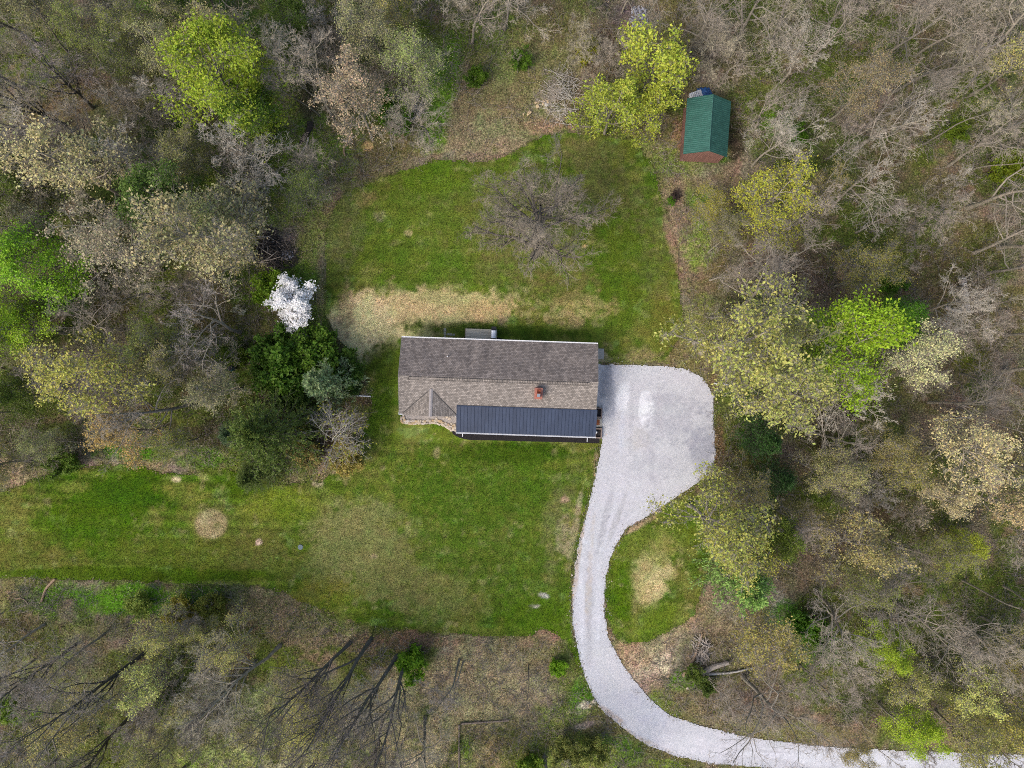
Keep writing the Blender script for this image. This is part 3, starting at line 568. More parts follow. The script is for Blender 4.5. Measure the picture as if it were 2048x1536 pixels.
# gutters
def gutter(x0, x1, y, z, out):
    a = MB(); w = .12
    ys = sorted((y, y + out * w))
    a.box(x0, x1, ys[0], ys[1], z - .12, z - .105)
    yo = y + out * w
    a.box(x0, x1, min(yo, yo - out * .012), max(yo, yo - out * .012), z - .104, z + .0)
    yi = y; a.box(x0, x1, min(yi, yi + out * .012), max(yi, yi + out * .012), z - .104, z - .01)
    a.box(x0 - .012, x0, ys[0], ys[1], z - .12, z); a.box(x1, x1 + .012, ys[0], ys[1], z - .12, z)
    a.box(x0, x1, min(yo - out * .045, yo - out * .02), max(yo - out * .045, yo - out * .02), z - .02, z + .004)
    a.box(x0, x1, ys[0] + .03, ys[1] - .03, z - .03, z - .02)
    return a.build('gutter', M['white'], house)
gutter(-HX, HX, HD + .005, EZ + .0, 1)
gutter(-HX - .01, HL(812, 829, 2.7).x, -HD - .005, EZ, -1)
MB().box(-HX - .05, -HX - .005, -HD - .1, -HD + .75, EZ - .14, EZ + .03).build('rake_trim', M['white'], house)
for sx in (-1, 1):
    for sy in (-1, 1):
        if sx < 0 and sy < 0: pass
        e = sx * (HX + .004)
        MB().slab(*[(e if sx > 0 else e - .03, sy * HD if sy < 0 else 0, (EZ if sy < 0 else RZ) - .005), (e + .03 if sx > 0 else e, sy * HD if sy < 0 else 0, (EZ if sy < 0 else RZ) - .005),
                    (e + .03 if sx > 0 else e, 0 if sy < 0 else HD, (RZ if sy < 0 else EZ) - .005), (e if sx > 0 else e - .03, 0 if sy < 0 else HD, (RZ if sy < 0 else EZ) - .005)], .16).build('fascia', noisy('fascia', (.2, .19, .18), .7), house)
# porch roof of standing-seam metal
PTL, PTR = HL(909, 811.7, 3.0), HL(1193, 822.7, 3.0)
PBL, PBR = HL(912.5, 864, 2.35), HL(1191, 874, 2.35)
px0, px1 = PBL.x, PBR.x; pyt = (PTL.y + PTR.y) / 2; pyb = (PBL.y + PBR.y) / 2
zt = roofz(pyt) + .05; zb = 2.36
pr = MB().slab((px0, pyb, zb), (px1, pyb, zb), (px1, pyt, zt), (px0, pyt, zt), .06)
pn = int((px1 - px0) / .33)
porch = pr.build('porch_roof', M['navy'], house)
sm = MB()
for k in range(pn + 1):
    x = px0 + .02 + (px1 - px0 - .04) * k / pn
    sm.slab((x - .022, pyb, zb + .05), (x + .022, pyb, zb + .05), (x + .022, pyt, zt + .05), (x - .022, pyt, zt + .05), .049)
sm.build('standing_seams', noisy('seam_metal', (.034, .05, .085), .45, 2, .1, 0), porch)
MB().box(px0, px1, pyt - .02, pyt + .09, zt - .03, zt + .065).build('flashing', M['navy'], porch)
gutter(px0 - .02, px1 + .02, pyb - .005, zb, -1)
# porch floor, posts, front door and windows
MB().box(px0 + .1, px1 + .1, pyb + .45, -wd - .01, -.05, .16).build('porch_floor', M['concrete'], house, bevel=.01)
for k in range(5):
    x = px0 + .35 + (px1 - px0 - .7) * k / 4
    MB().box(x - .07, x + .07, pyb + .52, pyb + .66, .16, 2.28).build('porch_post', M['white'], house, bevel=.01)
def window(x, y, z, w, h, face):
    fr = MB()
    if face in 'NS':
        o = .04 if face == 'N' else -.04; ys = sorted((y, y + o))
        for a in ((x - w / 2 - .07, x - w / 2, z, z + h), (x + w / 2, x + w / 2 + .07, z, z + h), (x - w / 2 - .07, x + w / 2 + .07, z - .07, z), (x - w / 2 - .07, x + w / 2 + .07, z + h, z + h + .07), (x - .02, x + .02, z, z + h)):
            fr.box(a[0], a[1], ys[0], ys[1], a[2], a[3])
        f = fr.build('window', M['white'], house)
        ys = sorted((y + o * .2, y + o * .5)); MB().box(x - w / 2, x + w / 2, ys[0], ys[1], z, z + h).build('pane', M['glass'], f)
for x in (-7, -3.4, 2.5, 6.5): window(x, wd + .002, 1.0, 1.2, 1.1, 'N')
for x in (-1.5, 2.2, 5.8): window(x, -wd - .002, 1.0, 1.3, 1.2, 'S')
window(gxm, GY + .348, .9, 1.8, 1.3, 'S')
dr = MB().box(.2, 1.1, -wd - .05, -wd - .003, .17, 2.2).build('door', noisy('door_red', (.25, .05, .04), .5), house)
MB().box(.95, 1.0, -wd - .1, -wd - .051, 1.05, 1.2).build('handle', M['grey_metal'], dr)
dr = MB().box(-.9, .0, wd + .003, wd + .05, .45, 2.3).build('door', M['white'], house)
MB().box(-.15, -.1, wd + .051, wd + .1, 1.3, 1.42).build('handle', M['grey_metal'], dr)
gd = MB().box(wx + .003, wx + .05, .1, 2.9, -.02, 2.2).build('garage_door', M['white'], house)
for k in range(3): MB().box(wx + .052, wx + .062, .15, 2.85, .5 + k * .55, .52 + k * .55).build('door_panel_joint', M['grey_metal'], gd)
# downspouts reaching out over the bed
for (a, b) in ((925, 869), (1175, 879.5)):
    p = HL(a, b, .3)
    yy = pyb - .07
    ds = MB(); ds.tube([(p.x, yy, zb - .1), (p.x, yy, .25), (p.x, yy - .1, .12), (p.x, p.y - .22, .08)], .045, 8); ds.build('downspout', M['white'], house)
p = HL(911.5, 833, 2.3); MB().tube([(p.x, p.y, 2.55), (p.x, p.y, .1)], .05, 8).build('downspout', M['white'], house)
p = HL(997, 678, .1); MB().tube([(p.x, HD + .06, 2.55), (p.x, HD + .06, .15), (p.x, p.y, .1)], .045, 8).build('downspout', M['white'], house)
# back deck
d0, d1 = HL(930.5, 656.5, .5), HL(993.5, 681, .5)
deck = MB()
nb = 10; dy0, dy1 = wd + .05, d0.y - .02
for k in range(nb):
    a = dy0 + (dy1 - dy0) * k / nb
    deck.box(d0.x, d1.x, a + .004, a + (dy1 - dy0) / nb - .004, .46, .5)
dk = deck.build('deck', M['deck'], house)
MB().box(d0.x + .02, d1.x - .02, dy0, dy0 + .05, .2, .455).box(d0.x + .02, d1.x - .02, dy1 - .06, dy1 - .01, .2, .455).box(d0.x - .01, d0.x + .05, dy0, dy1, .3, .515).build('joists', M['timber'], dk)
for (x, y) in ((d0.x + .1, dy1 - .1), (d1.x - .1, dy1 - .1)): MB().box(x - .05, x + .05, y - .05, y + .05, -.05, .3).build('deck_post', M['timber'], dk)
# step pad at the garage's side
s0, s1 = HL(1198, 697, .1), HL(1207.5, 719, .1)
o = MB().box(min(s0.x, s1.x) - .25, max(s0.x, s1.x), min(s0.y, s1.y), max(s0.y, s1.y), -.03, .12).build('concrete_step', M['concrete'], None, bevel=.015); o.matrix_world = hm
tag(o, 'narrow pale concrete step against the right end of the house', 'step')

# gas grill on the deck
gp = HL(987.5, 669, 1.1); gl = hm @ Vector((gp.x, gp.y, .5))
gr = empty('grill', gl, HOUSE_A); tag(gr, 'gas grill with steel lid and black side shelves on the back deck', 'grill')
MB().box(-.26, .26, -.36, .36, .1, .62).build('cabinet', M['black'], gr, bevel=.02)
lid = []
lb = MB(); prof = [(-.28, .64), (-.28, .80), (-.2, .9), (-.05, .95), (.12, .94), (.24, .84), (.28, .72), (.28, .64)]
lb.poly([(a, -.38, b) for a, b in prof] + [(a, .38, b) for a, b in prof], [tuple(range(8)), tuple(range(15, 7, -1))] + [(i, i + 8, (i + 1) % 8 + 8, (i + 1) % 8) for i in range(8)])
lo = lb.build('lid', M['steel'], gr, bevel=.01)
MB().tube([(.34, -.28, .74), (.34, .28, .74)], .015, 8).build('handle', M['black'], lo)
for sy in (-1, 1):
    MB().box(-.24, .24, min(sy * .40, sy * .78), max(sy * .40, sy * .78), .64, .68).build('side_shelf', M['black'], gr, bevel=.01)
    for sx in (-1, 1): MB().tube([(sx * .2, sy * .33, 0), (sx * .2, sy * .33, .12)], .03, 8).build('leg', M['black'], gr)

# planters by the porch's right end
def planter(x0, x1, y0, y1, name, lab, soil=True, h=.32):
    pl = empty(name, hm @ Vector(((x0 + x1) / 2, (y0 + y1) / 2, 0)), HOUSE_A)
    a, b = (x1 - x0) / 2, (y1 - y0) / 2; w = .13
    fr = MB()
    fr.box(-a, a, -b, -b + w, 0, h).box(-a, a, b - w, b, 0, h).box(-a, -a + w, -b + w, b - w, 0, h - .003).box(a - w, a, -b + w, b - w, 0, h - .003)
    fr.build('curb', noisy('block_' + name, (.23, .18, .155), .9, 6, .3, .4, .01), pl, bevel=.008)
    MB().box(-a + w, a - w, -b + w, b - w, 0, h - .17).build('soil', M['mulch'], pl)
    tag(pl, lab, 'planter'); return pl
a, b = HL(1191, 815, .3), HL(1204, 836, .3); planter(a.x, b.x + .02, b.y, a.y, 'planter', 'block-edged soil planter at the upper right corner of the porch')
a, b = HL(1190, 856, .3), HL(1203, 877, .3); planter(a.x, b.x + .05, b.y, a.y, 'planter', 'block-edged soil planter at the lower right corner of the porch')
a, b = HL(1186, 836.5, .1), HL(1204, 855, .1)
o = MB().box(a.x, b.x, b.y, a.y, -.02, .10).build('porch_step', M['concrete'], None, bevel=.01); o.matrix_world = hm; tag(o, 'concrete step between the two block-edged planters', 'step')
a, b = HL(1191.5, 839, .12), HL(1199, 850, .12)
o = MB().box(a.x, b.x, b.y, a.y, .102, .12).build('doormat', noisy('coir', (.20, .07, .03), .95, 20, .4, .5, .01), None); o.matrix_world = hm; tag(o, 'rust-brown doormat on the porch step', 'doormat')
# pale ornament in the lower planter
p = hm @ HL(1191.5, 864, .3); o = MB().tube([(0, 0, 0), (0, 0, .12), (0, 0, .2), (0, 0, .34), (0, 0, .45)], [.09, .13, .08, .15, .04], 14).build('garden_ornament', M['white'], None, smooth=True); o.location = (p.x, p.y, .15)
tag(o, 'small white garden ornament standing in the lower planter', 'ornament')

# beds, plus dark shade strips behind the house
def flat(name, pts, z, m, px=True, rim=.5, disp=0):
    q = [W(a, b, 0) for a, b in pts] if px else pts
    mb = MB(); mb.prism([(p[0], p[1]) for p in q], -.05, z); o = mb.build(name, m, None); tag(o, kind='structure'); return o
flat('mulch_bed', [(909,857),(903,862),(907,869),(920,876),(940,880),(1000,881),(1060,883),(1120,884),(1160,885.5),(1199,887),(1199,872),(1190,868),(1000,856)], .045, M['mulch'])
M['pebble'] = noisy('pebbles', (.36, .32, .29), .95, 16, .5, .8, .04)
flat('pebble_bed', [(804,828),(805,838),(815,846),(850,847),(880,848),(900,856),(913,866),(914,830),(890,822),(830,822)], .05, M['pebble'])
flat('back_shade_strip', [(918,682),(925,675),(931,674),(931,684)], .04, M['mulch']); flat('back_shade_strip', [(993,674),(1003,677),(1020,680),(1050,681),(1085,683),(1110,686),(1080,690),(1000,690)], .04, M['mulch'])  # near-black sheets standing in for the shade under the back eave

# edging stones: one rough block, copied along the bed
def stone_mesh(seed, name='stone'):
    r = np.random.default_rng(seed); bm = bmesh.new(); bmesh.ops.create_icosphere(bm, subdivisions=2, radius=1)
    for v in bm.verts:
        n = v.co.normalized(); k = 1 + .18 * math.sin(n.x * 5 + seed) + .15 * math.sin(n.y * 6 + seed * 2) + r.uniform(-.06, .06)
        v.co = Vector((max(-.8, min(.8, n.x * k)) * .5, max(-.78, min(.78, n.y * k)) * .5, max(-.6, min(.62, n.z * k)) * .5))
    me = bpy.data.meshes.new(name); bm.to_mesh(me); bm.free(); return me
M['stone'] = mat('limestone', (.45, .38, .28), .9); t = NT(M['stone']); oi = t.add('ShaderNodeObjectInfo')
cb = t.mix(t.ramp(oi.outputs['Random'], [(0, (.5, .42, .31)), (.35, (.6, .52, .42)), (.6, (.48, .34, .18)), (.8, (.56, .5, .44)), (1, (.4, .33, .26))]), t.ramp(t.noise(t.coord(), 5, 4, .7), [(.3, g(.7)), (.7, g(1.25))]))
t.base(cb); t.bump(t.noise(t.coord(), 9, 3), .4, .03)
SM = [stone_mesh(i) for i in range(5)]
for m_ in SM: m_.materials.append(M['stone'])
ORDW = 'first second third fourth fifth sixth seventh eighth ninth tenth eleventh twelfth thirteenth fourteenth fifteenth sixteenth seventeenth eighteenth nineteenth twentieth'.split() + ['twenty-' + w for w in 'first second third fourth fifth sixth seventh eighth ninth'.split()] + ['thirtieth'] + ['thirty-' + w for w in 'first second third fourth fifth sixth seventh eighth ninth'.split()]
def relabel(objs, fmt, axis=0, rev=False):
    objs = sorted(objs, key=lambda o: o.location[axis] * (-1 if rev else 1))
    for i, o in enumerate(objs): o['label'] = fmt.format(ORDW[min(i, 38)])
def put_stone(px, py, sx, sy, sz, rot, lab, group, name='edging_stone', cat='stone', k=[0]):
    k[0] += 1
    o = link(name, SM[k[0] % 5]); w = W(px, py, 0); o.location = (w.x, w.y, sz * .22); o.scale = (sx, sy, sz); o.rotation_euler = (random.uniform(-.1, .1), random.uniform(-.1, .1), rot)
    tag(o, lab, cat, group); return o
edge = [(803,836),(804,842),(808,845),(816,846),(826,846),(835,846),(845,846),(855,845.5),(865,846),(874,846),(883,848),(891,852),(898,856),(905,859),(911,859)]
lab = 'tan limestone block edging the pebble bed below the front gable'
rows = {0: [], 1: [], 2: []}
for row in (0, 1):
    for i in range(len(edge) * 2 - 1):
        a = edge[i // 2]; b = edge[min(i // 2 + i % 2, len(edge) - 1)]
        x, y = (a[0] + b[0]) / 2, (a[1] + b[1]) / 2
        ang = math.atan2(-(edge[min(i // 2 + 1, len(edge) - 1)][1] - a[1]), edge[min(i // 2 + 1, len(edge) - 1)][0] - a[0] + .01)
        rows[row].append(put_stone(x + random.uniform(-1, 1) + row * 1.5 + (3 if row and i < 4 else 0), y - row * 4.6 + random.uniform(-.8, .8) + .5, random.uniform(.34, .62), random.uniform(.22, .36), random.uniform(.25, .38), ang + random.uniform(-.4, .4), lab, 'limestone blocks edging the pebble bed'))
for q in ((899,838),(894,834),(888,836),(906,852),(903,848),(909,850),(873,838)): rows[2].append(put_stone(q[0], q[1], .35, .28, .25, random.uniform(0, 3), lab, 'limestone blocks edging the pebble bed'))
relabel(rows[0], 'tan limestone edging block, {} from the left in the outer row, front pebble bed'); relabel(rows[1], 'tan limestone edging block, {} from the left in the inner row, front pebble bed'); relabel(rows[2], 'loose limestone block on the pebble bed inside the edging, {} from the left')
# stepping stones behind the house
pavers = []
for q, w_, d_ in (((890,660),.28,.34),((890,667),.28,.3),((889.5,673.5),.22,.26),((897,668.5),.3,.24),((902,669),.24,.24),((907.5,669.5),.26,.2)):
    c0 = W(*q); o = MB().prism([(-w_ / 2, -d_ / 2), (w_ / 2, -d_ / 2 + .02), (w_ / 2 - .03, d_ / 2), (-w_ / 2 + .02, d_ / 2)], 0, .06).build('stepping_stone', noisy('paver', (.25, .25, .2), .9, 8, .3), None, bevel=.01)
    o.location = (c0.x, c0.y, .0); tag(o, 'small mossy grey paving stone', 'paving stone', 'paving stones behind the house'); pavers.append(o)
relabel(pavers[:3], 'mossy grey paving stone behind the house, {} from the top of the column', 1, True); relabel(pavers[3:], 'mossy grey paving stone behind the house, {} to the right of the column')
# loose rocks by the drive
rk = []
for (x, y, s) in ((1188,1402,.5),(1176,1405,.45),(1180,1412,.4),(1198,1412,.3),(1335,1352,.4),(1341,1360,.35),(1330,1345,.3),(1345,1367,.35),(1352,1370,.3),(1366,1372,.34),(1375,1376,.4)):
    rk.append(put_stone(x, y, s, s * .8, s * .6, random.uniform(0, 3), 'pale loose rock beside the lower bend of the gravel drive', 'loose rocks by the lower bend of the drive', 'rock', 'rock'))
relabel(rk[:4], 'pale loose rock left of the drive bend, {} from the left'); relabel(rk[4:], 'pale loose rock by the fallen logs inside the drive bend, {} from the left')

# ------------------------------------------------------------------ the shed
SA = R(-4.1)
st, sb = W(1418, 188.7, 3.65), W(1426.3, 301.8, 3.65)
so = (st + sb) / 2; so.z = 0
shed = empty('shed', so, SA); tag(shed, 'small wooden shed with green ribbed metal roof at the edge of the woods', 'shed')
sl = (st - sb).length / 2; shw = 2.12; sez, srz = 2.35, 3.65; spit = (srz - sez) / shw
M['shed_green'] = noisy('shed_metal', (.046, .132, .108), .7, 3.2, .4, 0, stretch=(.35, 1, 1))
M['plank'] = mat('red_planks', (.2, .1, .08), .9); t = NT(M['plank']); vv = t.coord()
w1 = t.noise(t.mapping(vv, (9, 9, .3)), 1.3, 3, .7)
t.base(t.mix((.22, .115, .09), t.ramp(w1, [(.3, g(.6)), (.7, g(1.45))])))
ww, wl_ = shw - .22, sl - .12
e1, r1 = srz - spit * ww - .1, srz - .12
MB().poly([(-ww, -wl_, -.1), (ww, -wl_, -.1), (ww, wl_, -.1), (-ww, wl_, -.1), (-ww, -wl_, e1), (ww, -wl_, e1), (ww, wl_, e1), (-ww, wl_, e1), (0, -wl_, r1), (0, wl_, r1)],
          [(0, 1, 5, 8, 4), (2, 3, 7, 9, 6), (1, 2, 6, 5), (3, 0, 4, 7), (3, 2, 1, 0), (4, 8, 9, 7), (8, 5, 6, 9)]).build('wall', M['plank'], shed)
bd = MB()
for k in range(26):
    x = -ww + .04 + k * (2 * ww - .08) / 25; top = srz - spit * abs(x) - .14
    bd.box(x - .012, x + .012, -wl_ - .02, -wl_ - .001, 0, top)
for k in range(30):
    y = -wl_ + .05 + k * (2 * wl_ - .1) / 29; bd.box(-ww - .02, -ww - .001, y - .012, y + .012, 0, e1 - .02)
bd.build('batten', noisy('battens', (.16, .085, .07), .9, 6, .3), shed)
for sx in (-1, 1):
    pts = [(0, -sl, srz), (sx * shw, -sl, sez), (sx * shw, sl, sez), (0, sl, srz)]
    if sx < 0: pts = [pts[0], pts[3], pts[2], pts[1]]
    rf = MB().slab(*pts, .05).build('roof', M['shed_green'], shed)
    rb = MB(); n = 28
    for k in range(n + 1):
        y = -sl + .02 + (2 * sl - .04) * k / n
        p = [(0, y - .03, srz + .03), (sx * shw, y - .03, sez + .03), (sx * shw, y + .03, sez + .03), (0, y + .03, srz + .03)]
        if sx < 0: p = [p[0], p[3], p[2], p[1]]
        rb.slab(*p, .029)
    rb.build('ribs', noisy('rib_metal', (.024, .1, .075), .5, 3, .15, 0), rf)
MB().tube([(0, -sl - .01, srz + .015), (0, sl + .01, srz + .015)], .055, 8).build('ridge_cap', M['shed_green'], shed)
MB().box(-ww - .05, -ww - .03, -wl_ + .4, -wl_ + 1.3, 0, 1.95).build('door', noisy('shed_door', (.15, .09, .07), .9), shed)
# things piled behind the shed
p = W(1393, 190, .5); o = MB()
for k in range(7): o.box(-.62 + k * .18, -.48 + k * .18, -.4, .4, .42, .46)
for y in (-.36, 0, .36): o.box(-.62, .6, y - .05, y + .05, .34, .416)
o.box(-.6, -.5, -.35, .35, .0, .34).box(.48, .58, -.35, .35, 0, .34)
o = o.build('pallet_bench', M['white'], None); o.location = (p.x, p.y, 0); o.rotation_euler = (0, 0, .35); tag(o, 'white slatted bench behind the green-roofed shed', 'bench')
xs = np.linspace(-.75, .75, 16); tb = []
for j in range(13):
    for i in range(16):
        x = xs[i]; y = -.55 + j * .092; r_ = math.hypot(x, y)
        tb.append((x * (1 + .12 * math.sin(j * 2.3)), y * (1 + .1 * math.cos(i * 1.7)), max(.02, .75 - r_ * .95 + .09 * math.sin(i * 1.9 + j) + .05 * math.cos(j * 2.4))))
q = [(j * 16 + i, j * 16 + i + 1, (j + 1) * 16 + i + 1, (j + 1) * 16 + i) for j in range(12) for i in range(15)]
me = np_mesh('tarp', tb, q, mats=[noisy('blue_tarp', (.045, .13, .34), .45, 4, .3, .3)])
o = link('tarp', me); p = W(1411, 184, .4); o.location = (p.x, p.y, 0); tag(o, 'crumpled blue tarp over a heap behind the green-roofed shed', 'tarp')
md = o.modifiers.new('solid', 'SOLIDIFY'); md.thickness = .01
# ------------------------------------------------------------------ trees
def nrm(v): return v / (np.linalg.norm(v, axis=-1, keepdims=True) + 1e-9)
def tubes(P, Rd, Sd):
    """P (N,K,3) polylines, Rd (N,K) radii -> verts, quads"""
    N, K, _ = P.shape
    T = np.gradient(P, axis=1); T = nrm(T)
    ref = np.where(np.abs(T[..., 2:3]) < .9, np.array([0, 0, 1.]), np.array([1., 0, 0]))
    U = nrm(np.cross(T, ref)); V = np.cross(T, U)
    a = np.arange(Sd) * 2 * np.pi / Sd
    v = P[:, :, None] + Rd[:, :, None, None] * (U[:, :, None] * np.cos(a)[:, None] + V[:, :, None] * np.sin(a)[:, None])
    v = v.reshape(-1, 3)
    n, k, s = np.meshgrid(np.arange(N), np.arange(K - 1), np.arange(Sd), indexing='ij')
    b = n * K * Sd; s2 = (s + 1) % Sd
    q = np.stack([b + k * Sd + s, b + k * Sd + s2, b + (k + 1) * Sd + s2, b + (k + 1) * Sd + s], -1).reshape(-1, 4)
    return v, q
def grow(P, Rd, n, t0, t1, ang, L, K, rr, wig, trop, r, lenmode='parent', rmin=.006, tl=.55, spread=.25):
    N, KP, _ = P.shape
    idx = np.repeat(np.arange(N), n); M_ = len(idx)
    t = t0 + (t1 - t0) * (np.tile(np.arange(n), N) + r.random(M_)) / n
    f = t * (KP - 1); i = np.minimum(f.astype(int), KP - 2); fr = (f - i)[:, None]
    p0 = P[idx, i] * (1 - fr) + P[idx, i + 1] * fr
    tan = nrm(P[idx, i + 1] - P[idx, i])
    rad = (Rd[idx, i] * (1 - fr[:, 0]) + Rd[idx, i + 1] * fr[:, 0])
    rnd = nrm(r.normal(size=(M_, 3))); perp = nrm(np.cross(tan, rnd))
    a = ang * (1 + r.normal(size=M_) * spread)
    d = nrm(tan * np.cos(a)[:, None] + perp * np.sin(a)[:, None] + np.array([0, 0, trop]))
    plen = np.linalg.norm(np.diff(P, axis=1), axis=2).sum(1)[idx]
    ln = (plen if lenmode == 'parent' else 1) * L * (1 - tl * (t - t0) / max(1e-6, (1 - t0))) * r.uniform(.65, 1.25, M_)
    out = np.zeros((M_, K, 3)); out[:, 0] = p0; cur = d
    for k in range(1, K):
        cur = nrm(cur + r.normal(size=(M_, 3)) * wig + np.array([0, 0, trop * .35]))
        out[:, k] = out[:, k - 1] + cur * (ln / (K - 1))[:, None]
    r0 = np.maximum(rad * rr, rmin)
    Rr = r0[:, None] * np.linspace(1, .3, K)[None]
    return out, np.maximum(Rr, rmin * .6)
def make_trunk(h, r0, lean, r, K=9, wig=.06, top=.25):
    P = np.zeros((1, K, 3)); d = np.array([lean, 0, 1.]); c = nrm(d)
    P[0, 0] = (0, 0, -.3)
    for k in range(1, K):
        c = nrm(c + r.normal(size=3) * wig + np.array([0, 0, .05])); P[0, k] = P[0, k - 1] + c * (h / (K - 1))
    Rd = r0 * (np.linspace(1, top, K))[None].copy(); Rd[0, 0] *= 1.35
    return P, Rd
def join(parts):
    vs, qs, b = [], [], 0
    for v, q in parts: vs.append(v); qs.append(q + b); b += len(v)
    return np.concatenate(vs), np.concatenate(qs)
def leaves(pts, size, r, jitter=.15, up=.7, aspect=.6, fold=.25):
    n = len(pts); c = pts + r.normal(size=(n, 3)) * jitter
    nn = nrm(r.normal(size=(n, 3)) + np.array([0, 0, up * 2])); a = nrm(np.cross(nn, r.normal(size=(n, 3)))); b = np.cross(nn, a)
    s = size * r.uniform(.55, 1.3, n)[:, None]
    v = np.stack([c - a * s, c + b * s * aspect + nn * s * fold, c + a * s, c - b * s * aspect + nn * s * fold], 1).reshape(-1, 3)
    q = np.arange(n * 4).reshape(-1, 4)
    return v, q
def foliage_mesh(name, twig, leaf, mats, clump_r):
    """crown mesh: twigs use material 0, leaves material 1; leafvar varies leaf by leaf"""
    v, q = join([twig, leaf]) if twig is not None else leaf
    nt = 0 if twig is None else len(twig[1]); nv = 0 if twig is None else len(twig[0])
    me = np_mesh(name, v, q, np.concatenate([np.zeros(nt, int), np.ones(len(q) - nt, int)]) if twig is not None else None, mats, smooth=False)
    a = me.color_attributes.new('leafvar', 'FLOAT_COLOR', 'POINT')
    n = (len(v) - nv) // 4; c = np.zeros((len(v), 4)); c[:, 3] = 1
    lv = v[nv:].reshape(-1, 4, 3)[:, 0]
    cl = .5 + (fbm(lv[:, 0] + lv[:, 2] * .7, lv[:, 1], .7, 301, 2) - .5) * .9
    rn = clump_r.random(n) * .6 + cl * .5 - .05
    c[nv:, 0] = np.repeat(np.clip(rn, 0, 1), 4); c[nv:, 1] = np.repeat(clump_r.random(n), 4)
    a.data.foreach_set('color', c.astype(np.float32).ravel())
    return me
TM = {}
def bare_variant(key, seed, h, r0, limbs, t0, ang, L, trop, dens=1.0, lean=0.0, wig=.16, top=.25, n2=7, n3=7, n4=6, leafn=0, leafs=.07, jit=.18, up=.7, leaf_on='all', bark_m='bark', tw=1.0, twr=.011):
    r = np.random.default_rng(seed)
    P, Rd = make_trunk(h, r0, lean, r, top=top, wig=.07)
    L1 = grow(P, Rd, limbs, t0, .97, ang, L, 7, .62, wig, trop, r, tl=.5, rmin=.03)
    L2 = grow(*L1, n2, .25, 1, R(46), .52, 5, .55, .24, trop * .6, r, rmin=.018)
    L3 = grow(*L2, int(n3 * dens), .15, 1, R(46), .6, 4, .5, .28, trop * .4, r, rmin=.012)
    L4 = grow(*L3, int(n4 * dens), .15, 1, R(48), .65, 3, .6, .28, .05, r, rmin=twr)
    me_t = np_mesh(key + '_trunk', *join([tubes(P, Rd, 10), tubes(*L1, 6), tubes(*L2, 4)]), mats=[M[bark_m]])
    tw_ = join([tubes(L3[0], L3[1] * tw, 3), tubes(L4[0], L4[1] * tw, 3)])
    if leafn:
        pool = np.concatenate([L4[0][:, 1:].reshape(-1, 3), L3[0][:, -1]])
        pts = pool[r.integers(0, len(pool), leafn)]
        me_c = foliage_mesh(key + '_crown', tw_, leaves(pts, leafs, r, jit, up), [M['twig_plain'], M['leaf']], r)
    else:
        me_c = np_mesh(key + '_crown', *tw_, mats=[M['twig']], smooth=False)
    b = np.concatenate([L3[0].reshape(-1, 3)]); 
    TM[key] = (me_t, me_c, h, float(np.percentile(np.hypot(b[:, 0], b[:, 1]), 92)), float(np.median(b[:, 2])))
# bare woodland trees
for i in range(5): bare_variant('bare%d' % i, 100 + i, 14 + i % 3, .17 + .03 * (i % 3), 16, .34, R(54), .42, .12, n2=6, n3=6, n4=5, twr=.011)
for i in range(2): bare_variant('limby%d' % i, 120 + i, 15, .26, 10, .28, R(46), .56, .10, n2=8, n3=5, n4=4, wig=.26, twr=.011)
for i in range(2): bare_variant('pole%d' % i, 130 + i, 15, .12, 9, .6, R(40), .22, .2, n2=5, n3=5, n4=4)
for i in range(2): bare_variant('brushy%d' % i, 140 + i, 7.5, .08, 18, .12, R(52), .6, .10, n2=7, n3=6, n4=5, twr=.012)
bare_variant('lawn_oak', 151, 12.5, .27, 20, .18, R(60), .5, .08, n2=9, n3=9, n4=8, bark_m='bark_dark', wig=.18, twr=.008)
for i in range(3): bare_variant('dark%d' % i, 310 + i, 13.5, .24, 11, .22, R(30), .6, .16, n2=7, n3=5, n4=5, bark_m='bark_mid', wig=.14, twr=.010)
bare_variant('star', 152, 5.5, .13, 20, .08, R(62), .85, .10, n2=7, n3=4, n4=2, wig=.12, twr=.016, leafn=380, leafs=.1, bark_m='bark_pale')
# budding trees: many small leaf tufts on bare twigs
for i in range(4): bare_variant('bud%d' % i, 160 + i, 13 + i % 2, .17, 22, .28, R(60), .34, .08, n2=7, n3=6, n4=5, leafn=4600, leafs=.10, jit=.24, twr=.011)
for i in range(2): bare_variant('fine%d' % i, 170 + i, 12, .14, 20, .28, R(56), .36, .12, n2=7, n3=7, n4=5, leafn=7500, leafs=.07, jit=.26, twr=.011)
